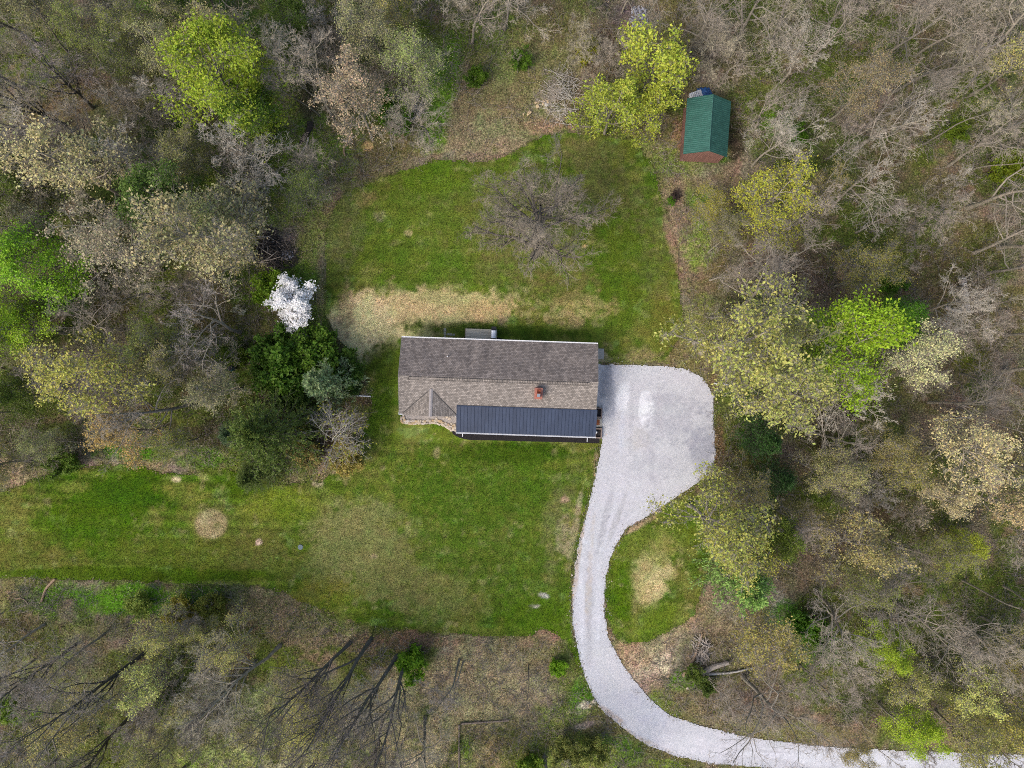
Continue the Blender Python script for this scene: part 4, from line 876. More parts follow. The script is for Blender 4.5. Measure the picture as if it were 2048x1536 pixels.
# trees in young leaf
for i in range(3): bare_variant('lush%d' % i, 180 + i, 12.5, .18, 22, .25, R(60), .36, .06, n2=7, n3=5, n4=4, leafn=13000, leafs=.105, jit=.34)
for i in range(2): bare_variant('maple%d' % i, 190 + i, 12, .18, 24, .25, R(62), .36, .05, n2=7, n3=5, n4=3, leafn=4600, leafs=.16, jit=.3)
bare_variant('dogwood', 195, 5.2, .08, 22, .2, R(62), .5, .03, n2=6, n3=5, n4=4, leafn=9000, leafs=.10, jit=.16, up=2.5)
dm = TM['dogwood'][1]; dm.materials[1] = M['petal']
def shrub(key, seed, h, n=6500, leafs=.11, ang=50, stems=9):
    r = np.random.default_rng(seed)
    P = np.zeros((stems, 6, 3)); a = r.random(stems) * 6.283; d = np.stack([np.cos(a) * .6, np.sin(a) * .6, np.full(stems, 1.)], 1) * r.uniform(.6, 1.1, (stems, 1))
    for k in range(1, 6): P[:, k] = P[:, k - 1] + (d + r.normal(size=(stems, 3)) * .15) * h / 5
    Rd = np.full((stems, 6), .03) * np.linspace(1, .4, 6)
    L2 = grow(P, Rd, 7, .15, 1, R(ang), .5, 4, .5, .25, .08, r); L3 = grow(*L2, 6, .1, 1, R(45), .5, 3, .6, .25, .05, r, rmin=.01)
    pool = np.concatenate([L3[0][:, 1:].reshape(-1, 3), L2[0][:, 2:].reshape(-1, 3)])
    me = foliage_mesh(key, join([tubes(P, Rd, 5), tubes(*L2, 4), tubes(*L3, 3)]), leaves(pool[r.integers(0, len(pool), n)], leafs, r, .14), [M['bark'], M['leaf']], r)
    TM[key] = (None, me, h, float(np.percentile(np.hypot(pool[:, 0], pool[:, 1]), 92)), h * .6)
for i in range(3): shrub('shrub%d' % i, 210 + i, 2.2 + .3 * i, n=5200, leafs=.12)
shrub('thin_shrub0', 215, 2.2, n=1300, leafs=.06)
def conifer(key, seed, h, rad, droop=-.12, n=170, tuft=.2, per=8, up0=.1):
    r = np.random.default_rng(seed)
    P, Rd = make_trunk(h, .17, 0, r, wig=.02, top=.12)
    t = np.sqrt(r.uniform(up0 ** 2, 1, n)) if False else r.uniform(up0, .99, n)
    i = np.minimum((t * 8).astype(int), 7); fr = (t * 8 - i)[:, None]; p0 = P[0][i] * (1 - fr) + P[0][i + 1] * fr
    a = r.random(n) * 6.283; ln = rad * (1 - t) ** .75 * r.uniform(.75, 1.15, n) + .25
    B = np.zeros((n, 6, 3)); B[:, 0] = p0; d = np.stack([np.cos(a), np.sin(a), np.full(n, .25) + t * .5], 1)
    for k in range(1, 6):
        d = nrm(d + r.normal(size=(n, 3)) * .07 + np.array([0, 0, droop])); B[:, k] = B[:, k - 1] + d * (ln / 5)[:, None]
    BR = np.full((n, 6), .03) * np.linspace(1, .3, 6)
    T2 = grow(B, BR, 11, .12, 1, R(48), .26, 3, .4, .12, -.02, r, rmin=.008)
    q = np.concatenate([T2[0], T2[0][:, ::1]]); pool = T2[0]
    K = per; idx = np.repeat(np.arange(len(pool)), K); tt = r.random(len(idx))[:, None]
    c = pool[idx, 0] * (1 - tt) + pool[idx, 2] * tt; ax = nrm(nrm(pool[idx, 2] - pool[idx, 0]) + r.normal(size=(len(idx), 3)) * .5)
    side = nrm(np.cross(ax, r.normal(size=(len(idx), 3)))); s = tuft * r.uniform(.6, 1.2, len(idx))[:, None]
    v = np.stack([c, c + ax * s * .5 + side * s * .17, c + ax * s, c + ax * s * .5 - side * s * .17], 1).reshape(-1, 3)
    me_t = np_mesh(key + '_trunk', *join([tubes(P, Rd, 8), tubes(B, BR, 4)]), mats=[M['bark_dark']])
    me_c = foliage_mesh(key + '_crown', tubes(T2[0], T2[1], 3), (v, np.arange(len(v)).reshape(-1, 4)), [M['twig_plain'], M['needle']], r)
    TM[key] = (me_t, me_c, h, rad * .8, h * .5)
conifer('spruce', 220, 12, 4.6, n=210, per=22, tuft=.2, droop=-.08); conifer('pine', 221, 9, 2.7, droop=.02, n=120, tuft=.3, per=7); conifer('softpine', 222, 11, 3.8, droop=.0, n=150, tuft=.26, per=7)

KIND = {  # key prefix -> (object name, category, kind phrase)
 'bare': ('bare_tree', 'tree', 'bare grey tree'), 'limby': ('bare_tree', 'tree', 'heavy-limbed bare tree'), 'pole': ('bare_tree', 'tree', 'slim bare tree'),
 'dark': ('bare_tree', 'tree', 'dark bare tree'), 'brushy': ('bare_sapling', 'small tree', 'low leafless sapling'), 'bud': ('budding_tree', 'tree', 'budding tree'), 'fine': ('budding_tree', 'tree', 'hazy budding tree'),
 'lush': ('leafy_tree', 'tree', 'leafy tree'), 'maple': ('maple_tree', 'tree', 'leafy tree'), 'shrub': ('shrub', 'shrub', 'green shrub'), 'thin_shrub': ('shrub', 'shrub', 'sparse shrub'),
 'lawn_oak': ('oak_tree', 'tree', ''), 'star': ('bare_tree', 'tree', ''), 'dogwood': ('dogwood_tree', 'tree', ''), 'spruce': ('spruce_tree', 'evergreen', ''), 'pine': ('pine_tree', 'evergreen', ''), 'softpine': ('pine_tree', 'evergreen', '')}
placed = []
def plant(key, cx, cy, rad_px=None, hscale=1.0, colr=None, twig=(132, 120, 110), label=None, adj='', base=False, rot=None, flat_=None, tip=None, hh=None):
    """the crown is seen centred on photo pixel cx, cy (or the foot of the trunk when base)"""
    me_t, me_c, h, rad, zc = TM[key]
    s = 1.0 if rad_px is None else rad_px * S * (1 - zc * hscale / H) / rad
    s = max(.25, s); sz = s * (flat_ if flat_ else 1.0)
    if sz * h > 19: sz = 19 / h
    z = 0 if base else zc * sz
    w = W(cx, cy, z)
    pre = key.rstrip('0123456789'); nm, cat, ph = KIND[pre]
    rz = rot if rot is not None else random.uniform(0, 6.283)
    if hh: sz = hh / h; s = max(s * .8, sz * .8) if tip else s
    zf = float(floor_z(np.array([w.x]), np.array([w.y]))[0])
    if me_t is None:
        o = link(nm, me_c); o.location = (w.x, w.y, max(0, zf)); o.rotation_euler = (0, 0, rz); o.scale = (s, s, sz); o.color = (*[v * q for v, q in zip(lin(colr), (1.3, 1.22, 1.15))], 1)
        root = o
    else:
        root = empty(nm, (w.x, w.y, max(0, zf)), rz, (s, s, sz))
        if tip:
            ax = W(tip[0], tip[1], h * sz) - Vector((w.x, w.y, 0))
            root.rotation_mode = 'QUATERNION'; root.rotation_quaternion = ax.to_track_quat('Z', 'Y')
        a = link('trunk', me_t, root); b = link('crown', me_c, root)
        if pre in ('bare', 'limby', 'pole', 'brushy', 'lawn_oak', 'dark'): b.color = (*[min(.6, v * 1.3) for v in lin(twig)], 1)
        elif colr is not None:
            c_ = lin(colr); m_ = sum(c_) / 3; k_ = .08 if pre in ('bud', 'fine') else .06; c_ = [v * (1.28 if pre in ('bud', 'fine') else 1.5 if pre in ('spruce', 'pine', 'softpine') else .88) for v in c_]
            b.color = (*[v * (1 - k_) + m_ * k_ for v in c_], 1)
    root['category'] = cat
    if label: root['label'] = label
    # where the middle of its crown stands in the photograph, to tell it from its neighbours
    zc_ = zc * sz; f = S * (H - zc_) / H
    placed.append(dict(o=root, kind=(adj + ' ' + ph).strip() if ph else '', px=w.x / f + 1024, py=768 - w.y / f, bx=w.x, by=w.y, r=rad * s, label=label, h=h * sz, pre=pre))
    return root

LIME, LIME2, GRN, DGRN, OLV, TAN, PNK, CRM, PALE, ORG = (178,200,36), (140,178,30), (96,136,30), (70,104,34), (164,158,66), (168,150,96), (176,152,122), (206,194,130), (150,158,86), (196,150,66)
def L_(*a, **k): return plant(*a, **k)
# named trees of the photograph ------------------------------------------------
L_('lush0', 405, 165, 108, colr=(166,186,44), label='bright lime-green leafy tree in the upper left woods, the largest there')
L_('lush1', 480, 225, 66, colr=(112,142,38), label='darker green leafy tree against the right side of the big lime-green tree')
L_('lush2', 58, 525, 80, colr=(158,204,40), label='vivid green leafy tree near the left frame edge, above the yellow-green one')
L_('lush1', 122, 590, 36, colr=(92,138,28), label='small green leafy tree just lower right of the vivid green one, left edge')
L_('lush0', 22, 655, 74, colr=(180,212,44), label='yellow-green leafy tree cut off by the left frame edge')
L_('lush2', 25, 790, 50, colr=(110,130,40), label='dull green leafy tree low on the left frame edge')
L_('bud0', 140, 330, 100, colr=(184,174,122), label='tan-gold budding tree with a rounded crown in the left woods')
L_('bud1', 200, 500, 95, colr=(160,150,120), label='pinkish tan budding tree between the vivid green tree and the grey woods')
L_('bud2', 385, 450, 100, colr=(162,154,108), label='wide tan budding tree in the woods left of the burn pile')
L_('bud3', 470, 500, 46, colr=(176,166,104), label='small gold-budded tree immediately left of the burn pile')
L_('bud1', 705, 210, 78, colr=(178,158,126), label='pinkish budding tree above the back lawn at the edge of the upper left woods')
L_('fine0', 830, 80, 92, colr=(150,160,92), label='pale green budding tree at the top edge, left of the clearing')
L_('fine1', 740, 70, 60, colr=(150,148,100), label='grey-green budding tree at the top edge, left of the pale green one')
L_('bud0', 175, 765, 100, colr=(176,172,80), label='yellow-green budding tree in the lower part of the left woods')
L_('bud2', 235, 868, 56, colr=(176,150,84), label='orange-gold budding tree above the front-left lawn', hscale=.6)
L_('maple0', 1330, 128, 76, colr=(190,200,66), label='yellow-green maple upper left of the green-roofed shed, the taller of the pair', rot=.4)
L_('maple1', 1312, 218, 50, colr=(186,196,60), label='yellow-green maple just left of the green-roofed shed roof')
L_('maple1', 1228, 215, 62, colr=(180,192,62), label='yellow-green maple leaning over the top edge of the back lawn', rot=2.2)
L_('lush1', 1718, 705, 96, colr=(160,192,26), label='bright lime-green leafy tree in the right woods, the largest there')
L_('lush2', 1805, 640, 46, colr=(96,148,28), label='fresh green leafy tree upper right of the big lime tree on the right')
L_('bud3', 1835, 745, 76, colr=(196,194,138), label='cream-budded tree touching the lower right side of the big lime tree')
L_('bud0', 1495, 690, 118, colr=(164,164,84), label='olive-yellow budding tree beside the upper right corner of the gravel pad')
L_('bud1', 1600, 655, 92, colr=(150,150,80), label='olive budding tree between the gravel pad and the big lime tree, upper one')
L_('bud2', 1590, 770, 92, colr=(160,162,84), label='olive budding tree between the gravel pad and the big lime tree, lower one')
L_('bud3', 1420, 680, 55, colr=(164,162,78), label='yellow-budded tree overhanging the top edge of the gravel pad')
L_('fine1', 1540, 395, 92, colr=(168,168,52), flat_=.5, label='low yellow-olive leafy tree below the green-roofed shed, nearer the woods')
L_('fine0', 1440, 385, 66, colr=(156,150,56), flat_=.5, label='low hazy yellow-olive tree just below the green-roofed shed')
L_('bud1', 1960, 915, 92, colr=(196,182,128), label='large cream-gold budding tree by the right frame edge')
L_('bud0', 1900, 1000, 60, colr=(184,170,122), label='cream-gold budding tree lower left of the large one by the right edge')
L_('bud2', 2030, 1010, 60, colr=(188,168,120), label='gold budding tree cut off by the right frame edge')
L_('bud2', 1450, 1060, 88, colr=(160,162,74), label='yellow-olive budding tree over the lawn island inside the drive bend')
L_('bud3', 1480, 960, 56, colr=(150,140,76), label='olive budding tree just below the gravel pad on the right')
L_('fine1', 1500, 1110, 60, colr=(164,160,60), label='yellow hazy budding tree right of the lawn island')
L_('lush1', 1930, 1105, 40, colr=(196,206,60), label='lime-yellow leafy tree in the lower right woods', flat_=.8)
L_('fine0', 1870, 1125, 70, colr=(134,138,60), label='olive hazy tree left of the lime-yellow tree, lower right woods')
L_('lush2', 1778, 1296, 46, colr=(172,196,44), label='lime-green leafy tree in the lower right woods above the drive')
L_('lush0', 1815, 1458, 54, colr=(178,204,40), label='lime-green leafy tree overhanging the drive at the bottom right')
L_('fine0', 1855, 1370, 50, colr=(130,134,60), label='olive hazy tree between the two lime trees of the lower right woods')
L_('bud0', 1940, 1390, 62, colr=(186,188,100), label='pale yellow-green budding tree in the lower right corner woods')
L_('bud1', 2010, 1330, 40, colr=(172,160,56), label='mustard budding tree near the right frame edge, low')
L_('bud2', 2010, 1440, 62, colr=(160,154,70), label='olive budding tree in the bottom right corner')
L_('fine1', 1730, 1170, 46, colr=(150,156,76), label='pale green hazy tree in the middle of the lower right woods')
L_('lawn_oak', 1068, 512, 150, colr=(118,106,98), base=True, label='large bare oak standing alone in the back lawn', rot=3.4, twig=(122,113,99), flat_=.72)
L_('star', 690, 858, 74, colr=(160,160,56), base=True, label='small bare tree with radiating branches left of the house front', rot=.7)
L_('spruce', 535, 872, 92, colr=(90,106,46), label='tall dark evergreen in the left woods reaching over the front-left lawn')
L_('spruce', 505, 950, 42, colr=(88,104,46), label='small dark evergreen below left of the tall dark one', flat_=.8)
L_('pine', 657, 765, 50, colr=(122,138,96), label='blue-green pine at the lawn edge left of the house')
L_('softpine', 465, 865, 34, colr=(84,104,70), label='soft grey-green pine left of the tall dark evergreen')
L_('softpine', 1527, 880, 46, colr=(62,92,42), label='dark green pine right of the gravel pad')
L_('softpine', 1560, 960, 40, colr=(60,88,44), label='dark green pine below the first, right of the gravel pad')
L_('softpine', 1485, 1160, 76, colr=(122,150,76), label='light green pine below the lawn island trees')
L_('spruce', 1495, 780, 32, colr=(70,92,44), label='dark evergreen between the olive trees right of the gravel pad')
L_('dogwood', 588, 606, 48, label='white flowering dogwood at the left edge of the back lawn', rot=1.0)
L_('shrub1', 553, 572, 40, colr=(104,134,34), label='bright green bush just above the white dogwood')
for (x, y, r_, c, l) in ((600,735,50,(78,112,34),'large dark green bush left of the house corner, above the blue-green pine'),(640,690,46,(86,118,36),'dark green bush below the white dogwood'),(560,700,44,(72,104,32),'dark green bush lower left of the white dogwood'),
        (535,745,40,(68,98,30),'dark green bush in the shade left of the big bush group'),(690,735,36,(70,98,32),'green bush at the lawn edge between dogwood and pine'),(590,790,36,(62,86,30),'dark bush just left of the blue-green pine'),
        (700,775,26,(58,84,32),'small dark bush right of the blue-green pine'),(590,870,26,(132,136,54),'round yellow-olive bush right of the tall dark evergreen'),(610,915,28,(140,132,80),'tan-olive bush right of the dark evergreen, lower one'),
        (685,915,36,(146,138,74),'tan-green bush under the radiating bare tree'),(792,222,34,(74,108,30),'dark green bush above the back lawn beside the root heap'),(800,255,20,(90,124,36),'small green bush at the foot of the leaning tree above the back lawn'),
        (951,160,20,(82,112,30),'round dark green bush alone in the top clearing'),(1040,122,20,(80,112,30),'green bush at the foot of the curved trunk in the top clearing'),(1180,105,26,(140,144,44),'yellow-green bush in the top clearing'),
        (828,1330,30,(92,130,26),'bright green bush below the front lawn edge, between the dark trunks'),(1114,1332,17,(110,150,30),'small vivid green bush left of the drive'),(282,1212,24,(134,152,70),'light green bush below the front-left lawn'),
        (1385,1345,17,(88,108,42),'vivid green bush beside the fallen logs'),(1410,1368,17,(78,98,40),'green bush at the foot of the fallen white trunk'),(1352,392,8,(70,60,56),'small dark brown bush right of the back lawn'),
        (472,715,24,(92,114,34),'green bush above the teal barrel in the left woods'),(1345,402,9,(86,124,34),'tiny green bush beside the small dark brown one'),(30,930 - 300,20,(88,128,34),'green bush by the left edge yellow-green tree'),
        (1626,1265,30,(84,124,30),'green bush in the woods right of the light green pine'),(1590,1245,26,(76,116,34),'green bush nearest the light green pine on its right'),(125,925,30,(84,110,34),'dark green bush above the front-left lawn edge'),
        (1065,1530,24,(112,140,44),'green bush at the bottom edge left of the drive'),(1190,1500,28,(108,118,56),'olive bush below the drive bend'),(1130,1500,28,(112,120,60),'olive bush left of the one below the drive bend'),
        (1780,560,24,(72,110,24),'narrow green bush above the fresh green tree on the right'),(20,1410,26,(96,124,30),'green bush at the left frame edge, low'),(320,1395,22,(86,116,26),'green bush in the middle of the bottom left woods'),
        (360,1215,26,(136,132,54),'olive bush right of the light green one'),(430,1215,30,(118,124,52),'dull green bush below the front-left lawn'),(1590,270,20,(76,112,26),'green bush right of the green-roofed shed'),
        (1910,265,22,(92,114,28),'mossy green bush in the upper right woods'),(2010,340,34,(108,126,32),'yellow-green bush by the right frame edge, high'),(1460,500 - 60,12,(88,118,40),'small green bush between the low yellow trees and the lawn')):
    L_('shrub%d' % (int(x) % 3), x, y, r_, colr=c, label=l)
L_('thin_shrub0', 481, 620, 12, colr=(214,216,200), label='tiny white-flowering shrub in the left woods')
# trunks that the photograph shows clearly: foot of the trunk
FEET = [
 ('pole0', 1035, 145, 16, 'slim curved bare tree at the left of the top clearing'),
 ('pole1', 1142, 52, 12, 'short dark-stemmed bare tree in the top clearing'),
 ('bare0', 1100, 225, 40, 'grey leafless dead tree above the oak'),
 ('limby0', 1510, 255, 75, 'bare tree with heavy pale limbs nearest the right of the shed'),
 ('limby1', 1545, 245, 70, 'stout bare tree with heavy limbs right of the shed'),
 ('bare1', 1650, 320, 60, 'bare tree with a long leaning trunk, upper right woods'),
 ('limby1', 1440, 170, 60, 'bare tree with heavy limbs just behind the shed'),
 ('pole0', 1755, 330, 30, 'slim bare tree in the upper right woods with a straight trunk'),
 ('limby0', 1700, 20, 80, 'heavy bare tree at the top edge of the right woods'),
 ('limby1', 1620, 120, 85, 'wide bare tree reaching to the top edge, upper right woods'),
 ('bare2', 1712, 465, 60, 'bare tree whose long trunk leans up right below the upper right thicket'),
 ('pole1', 1710, 515, 36, 'slim pale bare tree leaning right, above the big lime tree'),
 ('pole0', 1763, 540, 26, 'slimmest bare pole above the fresh green tree'),
 ('limby0', 1915, 575, 60, 'bare tree with forked trunk beside the firewood stack'),
 ('limby1', 1925, 662, 60, 'bare tree with thick grey trunk below the long fallen log'),
 ('bare3', 1870, 690, 50, 'bare arching tree right of the cream-budded tree'),
 ('limby0', 1920, 748, 70, 'bare tree with long limbs at the right edge below the thick grey trunk'),
 ('bare4', 1640, 860, 46, 'small bare tree below the olive trees on the right'),
 ('limby1', 1625, 865, 85, 'wide-branching bare tree right of the dark green pines'),
 ('pole0', 1860, 935, 20, 'slim bare tree left of the cream-gold trees'),
 ('bare0', 1780, 1020, 45, 'bare grey tree in the middle of the right woods'),
 ('pole1', 1722, 1078, 50, 'bare tree with a long slanting trunk, lower right woods'),
 ('bare2', 1775, 1078, 50, 'bare tree with a pale bent trunk, lower right woods'),
 ('bare3', 1555, 1020, 60, 'bare tree between the drive-side pines and the lower right woods'),
 ('limby0', 1520, 1270, 60, 'grey bare tree just below the light green pine'),
 ('bare1', 1415, 1360, 55, 'bare tree rooted among the fallen logs by the drive bend'),
 ('bare4', 1600, 1330, 60, 'bare tree above the drive, right of the fallen white trunk'),
 ('bare0', 1660, 1300, 60, 'bare tree above the drive in the lower right woods'),
 ('limby1', 1640, 1370, 60, 'bare tree with limbs crossing the drive at the bottom'),
 ('bare2', 1560, 1370, 50, 'leafless tree hanging its twigs over the drive edge'),
 ('bare2', 785, 300, 50, 'leaning grey tree at the upper left edge of the back lawn'),
 ('bare0', 775, 205, 50, 'leaning grey tree above the dark bush, upper left of the back lawn'),
 ('bare4', 540, 190, 40, 'bare tree between the lime-green tree and the path'),
 ('bare1', 620, 25, 40, 'bare tree at the top edge, left of centre'),
 ('bare2', 1420, 560, 50, 'bare tree along the right edge of the back lawn'),
 ('limby0', 1500, 560, 60, 'broad grey bare tree right of the back lawn'),
 ('bare3', 1560, 470, 70, 'grey bare tree over the low yellow-olive trees')]
for k, x, y, r_, l in FEET:
    dk = y > 1280 and x < 1000
    t_ = plant(k, x, y, r_ * .95, base=True, label=l, twig=(118, 106, 98) if dk else (146, 134, 122))
TILT = [('limby0',480,665,330,645,13,(150,140,132),'pale-barked bare tree in the left woods below the burn pile, leaning left'),('pole1',522,522,400,475,11,(150,142,132),'grey bare tree leaning left from the edge of the burn pile'),
 ('dark0',700,1286,525,1450,13,(104,96,90),'dark bare tree with sprawling limbs, leftmost of the trunks below the front lawn'),('dark1',742,1278,575,1490,14,(110,100,96),'dark forked bare tree second from the left below the front lawn'),
 ('dark2',794,1312,650,1520,14,(104,96,90),'dark bare tree leaning down left from the bright green bush'),('dark0',812,1312,752,1545,14,(110,104,98),'dark bare tree at the left side of the bright green bush'),
 ('pole0',918,1320,872,1450,9,(120,112,106),'slim grey bare tree right of the bright green bush'),('pole1',926,1324,890,1440,8,(120,112,106),'thinner twin of the slim grey bare tree'),
 ('dark1',655,1462,575,1600,10,(104,96,90),'dark bare trunk at the bottom edge, in the pale ground'),('dark2',512,1322,385,1440,11,(120,110,102),'dark bare tree with a Y fork in the bottom left woods'),
 ('dark0',290,1306,50,1480,14,(140,130,120),'bare tree with a long dark trunk across the bottom left woods'),('dark1',255,1440,90,1590,12,(130,124,104),'dark bare trunk in the bottom left corner woods'),
 ('dark2',150,1290,-20,1400,11,(146,136,128),'grey bare tree near the left edge below the lawn'),('dark2',186,216,70,120,12,(140,128,124),'bare tree with a dark leaning trunk in the upper left woods'),
 ('dark0',130,250,-40,175,13,(140,130,116),'dark-trunked bare tree left of the tan-gold tree'),('dark1',55,335,-90,300,12,(130,122,108),'dark bare trunk cut by the left edge'),('dark0',765,1440,735,1600,10,(116,106,100),'dark bare tree near the bottom edge, left of the timber edging')]
for k, x, y, tx, ty, h_, tw_, l in TILT:
    plant(k, x, y, 70, base=True, label=l, twig=tw_, tip=(tx, ty), hh=h_)
# the rest of the woods --------------------------------------------------------
fill = []
def region(px, py):
    """what grows here: list of (weight, key, colour, adjective)"""
    if px < 700 and py < 900:
        return [(3,'bare',None,''),(1.5,'brushy',None,''),(2.2,'fine',(144,142,88),'tan-green'),(1.3,'bud',(150,146,106),'tan'),(2.6,'fine',(122,134,58),'green'),(.6,'lush',(104,128,42),'dull green'),(1,'pole',None,'')]
    if py > 1100 and px < 1150:
        return [(2.6,'bare',None,''),(2.6,'brushy',None,''),(1.8,'fine',(172,172,96),'yellow-green'),(1.5,'bud',(172,170,92),'yellow-olive'),(.5,'pole',None,'')]
    if px > 1380 and py < 560:
        return [(4,'bare',None,''),(2.4,'limby',None,''),(1.2,'pole',None,''),(1.6,'brushy',None,''),(1,'fine',(140,130,86),'olive-grey'),(.3,'bud',(166,160,84),'yellow')]
    if px > 1380:
        return [(4,'bare',None,''),(1.2,'limby',None,''),(1.4,'pole',None,''),(1.6,'brushy',None,''),(2.0,'fine',(146,140,78),'olive'),(.9,'bud',(160,152,84),'yellow-olive'),(.3,'lush',(116,136,44),'green')]
    return [(2,'bare',None,''),(1,'brushy',None,''),(1.6,'fine',(152,150,80),'yellow-olive'),(.5,'pole',None,'')]
KEYN = {'bare': 5, 'limby': 2, 'pole': 2, 'brushy': 2, 'bud': 4, 'fine': 2, 'lush': 3}
CLEAR = [(1000,200,190,110),(423,1048,400,120),(565,520,85,110),(610,740,130,110),(545,890,110,90),(1900,1075,60,50),(1740,1250,70,60),(1780,1400,60,60),(1700,700,80,80),(700,870,90,70),(520,1490,130,40),(1415,250,70,90),(1300,1330,100,80),(1000,1400,150,120),(1180,1450,120,80),(740,310,110,40),(890,150,40,180),(1370,480,30,200),(600,590,50,70),(1410,1300,60,50)]
pts = [(p['bx'], p['by'], 2.6) for p in placed if p['pre'] not in ('shrub', 'thin_shrub', 'dogwood')]
tries = 0
rr_ = random.Random(11)
NFILL = 215
while len(fill) < NFILL and tries < 30000:
    tries += 1
    x = rr_.uniform(-52, 52); y = rr_.uniform(-39.5, 39.5); px = x / S + 1024; py = 768 - y / S
    if any(((px - a) / c) ** 2 + ((py - b) / d) ** 2 < 1 for a, b, c, d in CLEAR): continue
    if float(open_d(np.array([x]), np.array([y]))[0]) < 1.6: continue
    if 780 < px < 1215 and 640 < py < 900: continue
    if py > 1240 and px < 1000 and rr_.random() < .12: continue
    w = region(px, py); tot = sum(a[0] for a in w); u = rr_.uniform(0, tot)
    for a in w:
        u -= a[0]
        if u <= 0: break
    rad = 2.15 if a[1] not in ('brushy', 'pole') else 1.4
    if any((x - q[0]) ** 2 + (y - q[1]) ** 2 < (rad * .5 + q[2] * .62) ** 2 for q in pts): continue
    pts.append((x, y, rad)); fill.append((px, py, a))
fr_ = random.Random(5)
for px, py, a in fill:
    key = a[1] + str(fr_.randrange(KEYN[a[1]])); h = TM[key][2]
    s = fr_.uniform(.72, 1.12)
    edge_d = float(open_d(np.array([(px - 1024) * S]), np.array([(768 - py) * S]))[0])
    if edge_d < 4: s *= .75
    c = a[2]
    dj = fr_.randint(-14, 14)
    if c is not None: c = tuple(max(0, min(255, v + dj + fr_.randint(-5, 5))) for v in c)
    tg = fr_.choice([(136,126,112), (150,140,124), (126,116,104), (146,138,116), (160,152,138)])
    adj = a[3]
    if c is None:
        adj = {(136,126,112): 'brownish', (150,140,124): 'light grey', (126,116,104): 'dark', (146,138,116): 'tan-grey', (160,152,138): 'pale'}[tg]
        if a[1] == 'bare': adj = adj.replace('light grey', 'light')
    plant(key, px, py, TM[key][3] * s / S, base=True, colr=c, twig=tg, adj=adj)

# every remaining tree is told apart by its nearest landmark
MARKS = [('the green-roofed shed',1415,250),('the upper left lime tree',400,160),('the burn pile',550,500),('the white dogwood',588,612),('the vivid green tree',55,525),
 ('the tan-gold rounded tree',140,330),('the tall dark evergreen',535,872),('the straw circle',423,1048),('the top left corner',0,0),('the top right corner',2048,0),('the bottom left corner',0,1536),
 ('the bottom right corner',2048,1536),('the right lime tree',1723,700),('the firewood stack',1925,590),('the cream-gold tree',1960,915),('the light green pine',1485,1165),('the fallen white trunk',1480,1340),
 ('the drive-side lime tree',1815,1460),('the bright green bush',828,1330),('the gravel pad',1310,850),('the top clearing',1000,170),('the large bare oak',1075,470),('the orange-gold tree',235,868),
 ('the low yellow-olive trees',1500,400),('the timber edging',960,1450),('the light green bush',282,1212)]
DIRS = ['right', 'upper right', 'top', 'upper left', 'left', 'lower left', 'bottom', 'lower right']
PH = {'right': 'to the right of', 'left': 'to the left of', 'top': 'straight above', 'bottom': 'straight below', 'upper right': 'to the upper right of', 'upper left': 'to the upper left of', 'lower left': 'to the lower left of', 'lower right': 'to the lower right of'}
ORD = ['nearest', 'second nearest', 'third nearest', 'fourth nearest', 'fifth nearest', 'sixth nearest', 'seventh nearest', 'eighth nearest', 'ninth nearest', 'tenth nearest', 'eleventh nearest', 'twelfth nearest']
bins = {}
for p in placed:
    if p['label']: continue
    qx = min(2048, max(0, p['px'])); qy = min(1536, max(0, p['py']))
    m_ = min(MARKS, key=lambda m: (m[1] - qx) ** 2 + (m[2] - qy) ** 2)
    dx, dy = p['px'] - m_[1], m_[2] - p['py']
    d = DIRS[int(((math.degrees(math.atan2(dy, dx)) + 360 + 22.5) % 360) // 45)]
    if 'corner' in m_[0]: key_ = (p['kind'], m_[0], 'towards')
    else: key_ = (p['kind'], m_[0], d)
    bins.setdefault(key_, []).append((math.hypot(dx, dy), p))
for (kind, mk, d), lst in bins.items():
    lst.sort(key=lambda q: q[0])
    for i, (_, p) in enumerate(lst):
        rel = 'to' if d == 'towards' else PH[d]
        if len(lst) == 1: l = f'{kind} {"close" if rel == "to" else ""} {rel} {mk}'.replace('  ', ' ') if rel != 'to' else f'only {kind} close to {mk}'
        elif rel == 'to': l = f'{kind}, {ORD[min(i, 11)]} of its kind to {mk}'
        else: l = f'{kind}, {ORD[min(i, 11)]} {rel} {mk}'
        p['o']['label'] = l
for p in placed:
    if p['pre'] in ('bare', 'limby', 'pole', 'brushy', 'dark'): p['o']['group'] = 'leafless trees of the woods'
    elif p['pre'] in ('bud', 'fine'): p['o']['group'] = 'budding trees of the woods'
    elif p['pre'] in ('lush',): p['o']['group'] = 'trees in young leaf'
    elif p['pre'] == 'maple': p['o']['group'] = 'yellow-green maples by the shed'
    elif p['pre'] in ('shrub', 'thin_shrub'): p['o']['group'] = 'bushes of the undergrowth'
    elif p['pre'] in ('spruce', 'pine', 'softpine'): p['o']['group'] = 'evergreens'

# ------------------------------------------------------------------ ground cover nobody could count
def scatter_mesh(name, label, cat, x, y, z, size, tints, matl, up, aspect, seed, jit=.03, fold=.25):
    r = np.random.default_rng(seed)
    v, q = leaves(np.stack([x, y, z], 1), size, r, jit, up, aspect, fold)
    me = np_mesh(name, v, q, mats=[matl], smooth=False); n = len(x)
    a = me.color_attributes.new('tint', 'FLOAT_COLOR', 'POINT'); a.data.foreach_set('color', np.concatenate([np.repeat(tints, 4, 0), np.ones((n * 4, 1))], 1).astype(np.float32).ravel())
    b = me.color_attributes.new('leafvar', 'FLOAT_COLOR', 'POINT'); lv = np.ones((n * 4, 4)); lv[:, 0] = np.repeat(r.random(n), 4); lv[:, 1] = np.repeat(r.random(n), 4); b.data.foreach_set('color', lv.astype(np.float32).ravel())
    o = link(name, me); tag(o, label, cat, kind='stuff'); return o
